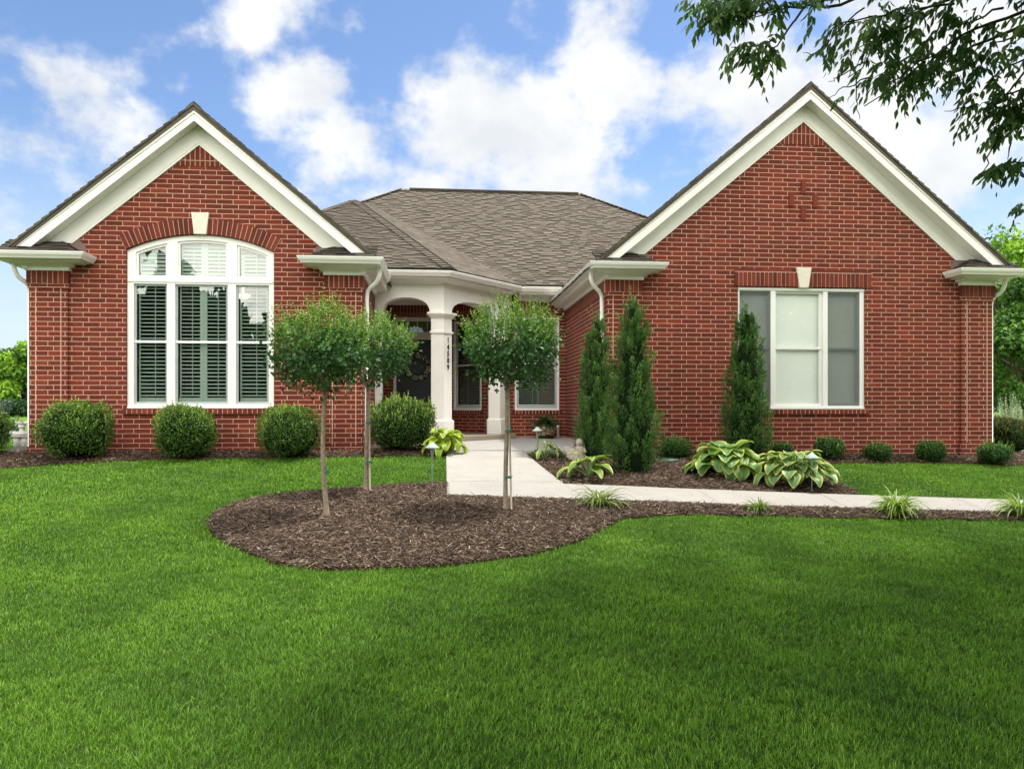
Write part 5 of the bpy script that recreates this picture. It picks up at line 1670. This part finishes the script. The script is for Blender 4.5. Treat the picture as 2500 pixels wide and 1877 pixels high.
for k in range(5): mb.prism([(-.07, .05, .20 - .03 * k), (-.15 - .012 * (4 - k), .06, .25 - .045 * k), (-.165 - .012 * (4 - k), .06, .21 - .045 * k), (-.07, .05, .17 - .03 * k)], (0, .014, 0))
mb.build("wing", plain("pale_stone", (.58, .53, .44), .9, .1, .2, 22, .4), t)

# white vent pipe by the corner, green valve box lid
x, y = ray(1362.5, 1076)[0] * 16.5, 16.5; zp = -.745 + (y - 12.05) * .0085 + .04
mb = MB(); mb.lathe([(.030, 0), (.030, .20), (.036, .205), (.036, .26), (.030, .262), (.024, .255), (0.0, .25)], (0, 0, 0), 14)
o = mb.build("vent_pipe", M_TRIM, None, True); o.location = (x, y, zp); tag(o, "short white plastic pipe standing by the patio wall corner", "pipe")
g = G(1630, 1133); mb = MB()
mb.lathe([(.17, 0), (.172, .03), (.155, .042), (.15, .040), (.14, .046), (0.0, .05)], n=24)
for k in range(-3, 4): mb.box(-.10, .10, k * .03 - .005, k * .03 + .005, .047, .053)
o = mb.build("valve_box", plain("green_plastic", (.035, .10, .065), .5, .4)); o.location = gz(g.x, g.y, .04); tag(o, "round green plastic valve box lid in the mulch beside the tallest juniper", "valve box")

# gas meter on the side wall
x, y = ray(54, 1060)[0] * 12.85, 12.85; zb = P(54, 1094, 12.85).z
t = empty("gas_meter", (x, y, zb), "pale grey gas meter fixed beside the corner of the brick wall", "gas meter")
M_MET = plain("meter_grey", (.62, .61, .56), .5, .35, .08, 6, dirt=(.42, .40, .36))
mb = MB(); old = mb.M
for dx in (-.058, .058):
    mb.lathe([(.0, .0), (.045, .005), (.066, .03), (.070, .10), (.068, .175), (.0, .18)], (dx, 0, 0), 18)
mb.box(-.135, .135, -.085, .085, .178, .20)
mb.prism([(-.125, -.08, .20), (.125, -.08, .20), (.10, -.06, .27), (-.10, -.06, .27)], (0, .13, 0))
mb.build("body", M_MET, t, True)
mb = MB(); mb.tube([(0, 0, .26), (0, 0, .30), (0, 0, .345)], [.05, .034, .036], 14); mb.tube([(0, 0, .34), (0, 0, .40)], .052, 14); mb.tube([(-.09, 0, .405), (.09, 0, .405)], .028, 12)
mb.tube([(.09, 0, .405), (.22, .0, .405)], .018, 10); mb.tube([(.0, 0, .405), (.0, .0, .43)], .042, 12)
mb.build("regulator", M_MET, t, True)
mb = MB(); mb.tube([(-.10, .03, .24), (-.158, .03, .24), (-.16, .03, .24), (-.185, .03, .24), (-.19, .03, .24)], [.035, .035, .046, .046, .03], 12)
mb.build("pipe_fitting", M_MET, t, True)
x, y = ray(57, 1112)[0] * 12.5, 12.5
mb = MB(); mb.prism([(-.07, -.2, .0), (.07, -.2, .0), (.07, .2, .0), (-.07, .2, .0)], (0, 0, .05)); mb.box(-.075, -.055, -.2, .2, .05, .10); mb.box(.055, .075, -.2, .2, .05, .10); mb.box(-.055, .055, .18, .2, .05, .09)
o = mb.build("splash_block", M_CONC); o.location = gz(x - .04, y, .0); tag(o, "white concrete splash block at the house corner under the gas meter", "splash block")

# wreath on the door
wz = .92; wx = -.525
t = empty("door_wreath", (wx, 17.57, wz), "wreath of pale blossoms hanging on the black front door", "wreath")
mb = MB()
r = np.random.default_rng(71)
for k in range(7):
    ph = r.uniform(0, 6); mb.tube([((.245 + .022 * math.sin(a * 5 + ph)) * math.cos(a), -.01 + .018 * math.cos(a * 7 + ph), (.245 + .022 * math.sin(a * 5 + ph)) * math.sin(a)) for a in np.linspace(0, 6.2832, 49)], .006, 5)
mb.build("twig_ring", M_BARKD, t, True)
bag = Bag(); bl = Bag()
for k in range(15):
    a = k / 15 * 6.283 + r.normal(0, .1); c = np.array([.255 * math.cos(a), -.035, .255 * math.sin(a)]); m = 26
    d = rdir(r, m); d[:, 1] = -np.abs(d[:, 1]); bl.add(*leaf_arrays(c + d * .028, d, rdir(r, m), .042, .040, .3, .1, r.uniform(.3, 1, m)))
    m = 9; d = rdir(r, m); d[:, 1] = -np.abs(d[:, 1]) * .6; bag.add(*leaf_arrays(c + d * .03, d, rdir(r, m), .075, .035, .2, .1, r.uniform(.0, .5, m)))
bl.build("blossoms", leaf_mat("blossom", [(0, (.45, .42, .34)), (1, (.80, .76, .66))], .7, .2), t)
bag.build("leaves", M_FERN, t)

# ------------------------------------------------------------------ trees around the house
def far_tree(name, x, y, h, w, n, seed, stops, label, group, leaf=.30, zb=None, airy=0.0, trunk=True, low=.12, lumpk=1.0):
    r = np.random.default_rng(seed); z0 = float(zg(x, y)) if zb is None else zb
    t = empty(name, (x, y, z0), label, "tree" if trunk else "shrub", group)
    bag = Bag(); K = 26
    cs = rdir(r, K) * (r.uniform(.25, 1.0, K) ** .5)[:, None] * np.array([w, w, h * .42]) + np.array([0, 0, h * (.5 + low * .5)])
    cs[:, 2] = np.clip(cs[:, 2], h * low, h * .93); rs = r.uniform(.20, .38, K) * w * lumpk
    k = r.integers(0, K, n); d = rdir(r, n); rr = r.beta(3.5, 1.2 + airy, n)
    pos = cs[k] + d * (rs[k] * rr)[:, None] * np.array([1, 1, .82])
    pos += r.normal(0, airy * .25, (n, 3))
    ax = unit(d * .6 + rdir(r, n) * .8 + np.array([0, 0, -.25])); br = r.normal(0, .10, K)
    tn_ = .38 + br[k] + .18 * d[:, 2] + .25 * (rr - .7) + r.normal(0, .13, n)
    L = leaf * r.uniform(.6, 1.3, n)
    bag.add(*leaf_arrays(pos, ax, d + np.array([0, 0, .7]) + r.normal(0, .3, (n, 3)), L, L * .62, .15, .15, tn_))
    bag.build("crown", leaf_mat(name + "_leaf", stops, .55, .30, .25), t)
    if trunk:
        mb = MB(); tp = h * .62
        mb.tube([(0, 0, -.2), (.05, 0, h * .2), (-.04, .03, tp)], [h * .026, h * .02, h * .008], 8)
        for i in range(K):
            if i % 2: continue
            c = cs[i]; s = Vector((0, 0, h * (.16 + .25 * r.random()))); mb.tube([s, s.lerp(Vector(c), .5) + Vector((0, 0, -.04 * h)), Vector(c)], [h * .010, h * .006, h * .002], 5)
        mb.build("trunk", M_BARKD, t, True)
    return t
GRN = [(0, (.018, .055, .010)), (.4, (.055, .14, .020)), (.75, (.12, .26, .036)), (1, (.22, .37, .07))]
DRK = [(0, (.008, .026, .012)), (.4, (.020, .060, .020)), (.75, (.045, .105, .030)), (1, (.09, .16, .045))]
LIM = [(0, (.045, .11, .012)), (.4, (.14, .28, .024)), (.75, (.30, .50, .045)), (1, (.46, .62, .09))]
GT_ = "trees standing beyond the house"
def at(px, Y): return ray(px, 1000)[0] * Y, Y
for i, (px, Y, h, w, n, st, lab, lf) in enumerate((
        (2, 72, 6.3, 4.0, 7000, DRK, "dark round tree in the shady row past the gas meter", .42),
        (28, 66, 5.3, 3.2, 6000, DRK, "shorter dark tree in front of the shady row past the gas meter", .40),
        (70, 62, 6.2, 2.2, 6000, LIM, "bright lime green tree showing beside the house corner over the gas meter", .36),
        (-90, 76, 7.2, 4.6, 5000, GRN, "tall green tree off the lawn beyond the gas meter", .45),
        (96, 84, 6.5, 4.4, 5000, DRK, "dark tree mostly hidden behind the brick corner", .45),
        (2455, 27, 7.6, 2.2, 9000, LIM, "lime green leafy tree filling the gap past the garage gable", .20),
        (2505, 24, 5.4, 1.9, 8000, GRN, "bushy mid green tree behind the pale sage", .18),
        (2478, 33, 9.6, 2.8, 5200, GRN, "tall airy tree with branches showing against the sky over the garage eave", .24),
        (2600, 30, 8.6, 3.0, 6000, GRN, "big green tree at the edge of the photo beyond the driveway", .24),
        (2400, 40, 8.0, 3.5, 6000, DRK, "dark tree behind the lime green one past the garage gable", .28))):
    x, y = at(px, Y)
    far_tree("broadleaf_tree", x, y, h, w, n, 100 + i, st, lab, GT_, lf, airy=.9 if 'airy' in lab else .1, low=.10 if Y < 50 else .06)
for i, px in enumerate((8, 34, 55)):
    x, y = at(px, 58); far_tree("low_shrub", x, y, 1.1, 1.3, 900, 130 + i, DRK, ("low dark shrub at the foot of the shady trees, beside the photo edge", "low dark shrub at the foot of the shady trees, in the middle of three", "low dark shrub at the foot of the shady trees, nearest the brick corner")[i], "shrubs under the far trees", .22, trunk=False, low=.3)
# silvery sage and reddish barberry at the corner by the drive
x, y = at(2478, 14.3)
M_SAGE = leaf_mat("sage_leaf", [(0, (.18, .27, .13)), (.5, (.40, .52, .32)), (1, (.64, .72, .52))], .7, .3, .2, (1, 1.1, .8))
t = empty("russian_sage", gz(x, y), "silvery pale sage with feathery spikes by the drive", "shrub"); r = np.random.default_rng(81); bag = Bag()
for i in range(190):
    b0 = np.array([r.normal(0, .30), r.normal(0, .25), 0]); d = unit(np.array([b0[0] * .5 + r.normal(0, .15), b0[1] * .5 + r.normal(0, .1), 1.0])); ln = r.uniform(.75, 1.22); m = 46
    s = r.uniform(.35, 1, m); bag.add(*leaf_arrays(b0 + d * (s * ln)[:, None], d * .7 + rdir(r, m) * .8, rdir(r, m), .045 * (1.25 - s * .7), .010, .2, .1, .35 + .45 * (s - .35) + r.normal(0, .12, m)))
bag.build("spikes", M_SAGE, t)
x, y = at(2462, 13.3)
BBm = bush_mesh("bb", 83, .42, .62, leaf_mat("barberry_leaf", [(0, (.018, .034, .010)), (.45, (.055, .085, .018)), (.8, (.13, .14, .03)), (1, (.34, .17, .03))], .5, .25), 5200, .028, .018, 90, top=.6)
shrub_thing(BBm, "barberry", gz(x, y), "olive barberry bush with orange young leaves against the brick corner", "shrub", None, .4, 1.0)
x, y = at(14, 13.6)
far_tree("dwarf_spruce", x - .1, y, .95, .30, 1600, 84, [(0, (.10, .16, .12)), (.5, (.25, .34, .27)), (1, (.45, .52, .42))], "small silvery spruce behind the boxwood at the photo edge", None, .05, low=.1, trunk=False)

# ------------------------------------------------------------------ the big shade tree over the lawn
M_ASH = leaf_mat("ash_leaf", [(0, (.06, .11, .05)), (.4, (.11, .19, .08)), (.75, (.19, .30, .10)), (1, (.32, .46, .12))], .45, .45, .4)
TX, TY = 7.2, 3.6; TZ = float(zg(TX, TY))
t = empty("shade_tree", (TX, TY, TZ), "shade tree whose leafy branches hang into the sky above the garage gable", "tree")
r = np.random.default_rng(91)
LO = np.array([TX, TY, TZ])
wood = MB(); bag = Bag()
wood.tube([(0, 0, -.2), (.03, .02, 1.4), (-.05, .0, 3.2), (-.1, .1, 5.0), (-.2, .1, 7.0)], [.30, .21, .17, .12, .06], 12)
def compound(p, d, n=7, L=.082, spreadd=1.0):
    """hanging compound leaf: a drooping stalk with paired leaflets"""
    d = np.array(d, float); d /= np.linalg.norm(d); st = r.uniform(.10, .17)
    s = unit(np.cross(d, [0, 0, 1.0])[None] + .01)[0]
    for j in range(n):
        f = min(1.0, (j // 2 + 1) / (n // 2 + 1.0)); q = p + d * st * f + np.array([0, 0, -st * .5 * f * f])
        sg = (-1 if j % 2 else 1) if j < n - 1 else 0
        a = d * .45 + s * sg * .55 + np.array([0, 0, -.85]) + r.normal(0, .16, 3)
        yield q, a
def spray(points, dens, wid, L=.074):
    """leafy twig: points are world positions; leaves hang along it"""
    pts = curve(points, 4, .008)
    wood.tube([tuple(p - LO) for p in pts], [max(.0025, .009 * (1 - i / len(pts))) for i in range(len(pts))], 5, False)
    PQ, AX = [], []
    for i in range(len(pts) - 1):
        a, b = pts[i], pts[i + 1]; k = int(np.linalg.norm(b - a) * dens * 2.6 + r.random())
        for j in range(k):
            p = a + (b - a) * r.random() + r.normal(0, wid, 3) * np.array([1, 1.4, .7])
            d = unit((b - a)[None])[0] * .6 + r.normal(0, .7, 3); d[2] = d[2] * .4 - .1
            for q, ax in compound(p, d, r.integers(5, 9)): PQ.append(q); AX.append(ax)
    if PQ:
        m = len(PQ); Lk = L * r.uniform(.65, 1.2, m)
        bag.add(*leaf_arrays2(np.array(PQ) - LO, np.array(AX), rdir(r, m) * .9 + np.array([0, -.3, .3]), Lk, Lk * .34, .14, .14, r.normal(.45, .20, m)))
def PX(px, py, Y): return np.array(P(px, py, Y))
def curve(pts, k=5, jit=.012):
    """smooth, slightly crooked run through the given points"""
    p = [np.array(q, float) for q in pts]; p = [2 * p[0] - p[1]] + p + [2 * p[-1] - p[-2]]; out = []
    for i in range(1, len(p) - 2):
        for j in range(k):
            t = j / k
            q = .5 * (2 * p[i] + (p[i + 1] - p[i - 1]) * t + (2 * p[i - 1] - 5 * p[i] + 4 * p[i + 1] - p[i + 2]) * t * t + (3 * p[i] - p[i - 1] - 3 * p[i + 1] + p[i + 2]) * t ** 3)
            out.append(q + (r.normal(0, jit, 3) if i + j > 1 else 0))
    return out + [p[-2]]
FORK = LO + np.array([-.05, .0, 3.2])
# limbs sweeping in from the trunk
limbs = [[FORK, PX(2720, -60, 4.6), PX(2500, 60, 5.0), PX(2300, 150, 5.2), PX(2110, 260, 5.3)],
         [FORK, PX(2760, -160, 4.3), PX(2480, -60, 4.6), PX(2230, 40, 4.9), PX(2070, 190, 5.0)],
         [FORK, PX(2700, -300, 4.0), PX(2350, -90, 4.3), PX(2090, 0, 4.5), PX(1930, 20, 4.5), PX(1780, 38, 4.5)],
         [FORK, PX(2740, 20, 4.7), PX(2520, 160, 5.2), PX(2400, 290, 5.3)],
         [FORK, PX(2700, 60, 4.8), PX(2520, 200, 5.3), PX(2440, 330, 5.3), PX(2400, 420, 5.3)],
         [FORK, PX(2760, -60, 4.4), PX(2540, 20, 4.6), PX(2340, 90, 4.8), PX(2180, 200, 4.9)]]
for l in limbs:
    l = curve(l); n_ = len(l); wood.tube([tuple(p - LO) for p in l], [.026 * (1 - i / n_) ** 1.5 + .0035 for i in range(n_)], 7, False)
for sp, dn, wd in (
        ([PX(1900, 14, 4.5), PX(1830, 0, 4.5), PX(1760, 4, 4.5), PX(1710, 8, 4.5)], 30, .045),
        ([PX(1850, -20, 4.4), PX(1780, 14, 4.5), PX(1730, 34, 4.5)], 30, .04),
        ([PX(1810, -10, 4.5), PX(1785, 20, 4.5), PX(1765, 40, 4.5)], 26, .04),
        ([PX(1965, 18, 4.6), PX(1935, 55, 4.6), PX(1895, 112, 4.6), PX(1850, 112, 4.6), PX(1790, 116, 4.6)], 0, .02),
        ([PX(1895, 104, 4.6), PX(1850, 110, 4.6), PX(1785, 116, 4.6)], 30, .03),
        ([PX(1870, 115, 4.6), PX(1855, 150, 4.6)], 42, .04),
        ([PX(1925, 18, 4.5), PX(1912, 24, 4.5)], 25, .02), ([PX(2010, 6, 4.5), PX(1985, 8, 4.5)], 25, .03),
        ([PX(2210, 20, 4.8), PX(2110, 50, 4.9), PX(2040, 65, 4.9)], 26, .09),
        ([PX(2230, 60, 4.9), PX(2130, 100, 5.0), PX(2060, 130, 5.0)], 30, .09),
        ([PX(2240, 130, 5.1), PX(2170, 170, 5.2), PX(2120, 195, 5.2)], 34, .07),
        ([PX(2260, 150, 5.1), PX(2210, 190, 5.2), PX(2170, 205, 5.2)], 34, .07),
        ([PX(2380, 100, 5.0), PX(2300, 150, 5.1), PX(2260, 170, 5.1)], 30, .07),
        ([PX(2400, 140, 5.1), PX(2330, 175, 5.2), PX(2290, 180, 5.2)], 30, .06),
        ([PX(2330, 10, 4.7), PX(2220, 30, 4.8), PX(2160, 60, 4.9)], 26, .10),
        ([PX(2450, 20, 4.7), PX(2350, 60, 4.8), PX(2280, 90, 4.9)], 24, .10),
        ([PX(2520, 70, 4.9), PX(2430, 110, 5.0), PX(2370, 160, 5.1)], 24, .09),
        ([PX(2530, 130, 5.1), PX(2450, 170, 5.2), PX(2420, 190, 5.2)], 20, .08),
        ([PX(2520, 210, 5.2), PX(2430, 240, 5.3), PX(2370, 262, 5.3)], 30, .06),
        ([PX(2520, 240, 5.2), PX(2470, 265, 5.3), PX(2420, 275, 5.3)], 30, .05),
        ([PX(2530, 270, 5.2), PX(2490, 285, 5.3), PX(2450, 300, 5.3)], 26, .05),
        ([PX(2465, 340, 5.3), PX(2460, 390, 5.3)], 0, .02),
        ([PX(2520, 395, 5.3), PX(2460, 400, 5.3), PX(2420, 415, 5.3)], 34, .035),
        ([PX(2540, 480, 5.2), PX(2495, 500, 5.3)], 26, .03),
        ([PX(2470, 310, 5.3), PX(2420, 300, 5.3)], 26, .04),
        ([PX(2540, 60, 4.0), PX(2480, 90, 4.1)], 16, .1)):
    spray(sp, dn, wd)
for tw in ([PX(2130, 40, 4.7), PX(2040, 70, 4.7), PX(2000, 120, 4.7), PX(1960, 130, 4.7)], [PX(2110, 20, 4.7), PX(2030, 90, 4.7), PX(2005, 122, 4.7)], [PX(2120, 190, 5.2), PX(2060, 215, 5.2), PX(2020, 242, 5.2)],
           [PX(2094, 178, 5.2), PX(2090, 240, 5.2), PX(2098, 292, 5.2)], [PX(2120, 150, 5.2), PX(2050, 190, 5.2), PX(2022, 200, 5.2)], [PX(1870, 8, 4.5), PX(1820, 55, 4.5), PX(1770, 66, 4.5)], [PX(2030, 0, 4.6), PX(1880, 30, 4.6), PX(1785, 58, 4.6)], [PX(2400, 290, 5.3), PX(2385, 310, 5.3)], [PX(2370, 262, 5.3), PX(2305, 272, 5.3)]):
    tw = curve(tw, 4, .008); wood.tube([tuple(p - LO) for p in tw], [.0045 * (1 - i / len(tw)) + .0014 for i in range(len(tw))], 5, False)
# the rest of the crown, overhead and behind the photographer
n = 62000
c = rdir(r, n) * (r.uniform(0, 1, n) ** .42)[:, None] * np.array([5.9, 7.0, 3.2]) + np.array([TX - .7, TY - 3.0, 4.3])
cl = np.sin(c[:, 0] * 2.1 + 1) * np.sin(c[:, 1] * 2.3) * np.sin(c[:, 2] * 2.6 + 2)
keep = cl + r.normal(0, .25, n) > -.12
dep = c[:, 1] * CY + c[:, 0] * SY
inview = (dep > .2) & (c[:, 2] / np.maximum(dep, .2) < .60) & (c[:, 0] * CY - c[:, 1] * SY < dep * .80)
c = c[keep & ~inview]; m = len(c)
bag.add(*leaf_arrays(c - LO, rdir(r, m) + np.array([0, 0, -.6]), rdir(r, m) + np.array([0, 0, .8]), (.27) * r.uniform(.7, 1.3, m), .17, .12, .1, r.normal(.45, .18, m)))
for i in range(0, m, 420):
    e = Vector(c[i] - LO); s = Vector((-.08, .05, 3.2 + 2.6 * r.random())); wood.tube([s, s.lerp(e, .5) + Vector((0, 0, .25)), e], [.05, .025, .006], 5, False)
bag.build("crown", M_ASH, t)
wood.build("trunk", M_BARKD, t, True)

# woods across the road behind the photographer, mirrored in the window panes
r = np.random.default_rng(95); bag = Bag(); n = 34000
xx = r.uniform(-60, 70, n); hh = 10.0 + 2.2 * np.sin(xx * .21) + 1.6 * np.sin(xx * .53 + 1) + 1.2 * np.sin(xx * 1.3)
zz = r.uniform(0, 1, n) ** .8 * hh; yy = -42 + r.normal(0, 2.0, n)
pos = np.stack([xx, yy, zz - 2.6], -1); d = rdir(r, n)
bag.add(*leaf_arrays(pos, d, rdir(r, n), 1.5 * r.uniform(.6, 1.3, n), 1.1, .2, .1, r.normal(.3, .15, n)))
o = bag.build("woods", leaf_mat("woods_leaf", DRK, .6, .2), None); kind(o, 'stuff'); o['label'] = "dark woods across the road mirrored in the windows"

# far woods closing the view behind the house and the neighbouring lawns
r = np.random.default_rng(97); bag = Bag(); n = 15000
xx = r.uniform(-150, 170, n); hh = 5.6 + 1.0 * np.sin(xx * .09) + .8 * np.sin(xx * .31 + 1) + .6 * np.sin(xx * .83)
zz = r.uniform(0, 1, n) ** .8 * hh; yy = 118 + r.normal(0, 2.5, n); d = rdir(r, n)
bag.add(*leaf_arrays(np.stack([xx, yy, zz - .8], -1), d, rdir(r, n), 1.7 * r.uniform(.6, 1.3, n), 1.2, .2, .1, np.clip(.2 + .5 * zz / 6 + r.normal(0, .15, n), 0, 1)))
o = bag.build("woods", leaf_mat("far_woods_leaf", DRK, .6, .25), None); kind(o, 'stuff'); o['label'] = "far woods along the skyline beyond the lawns"
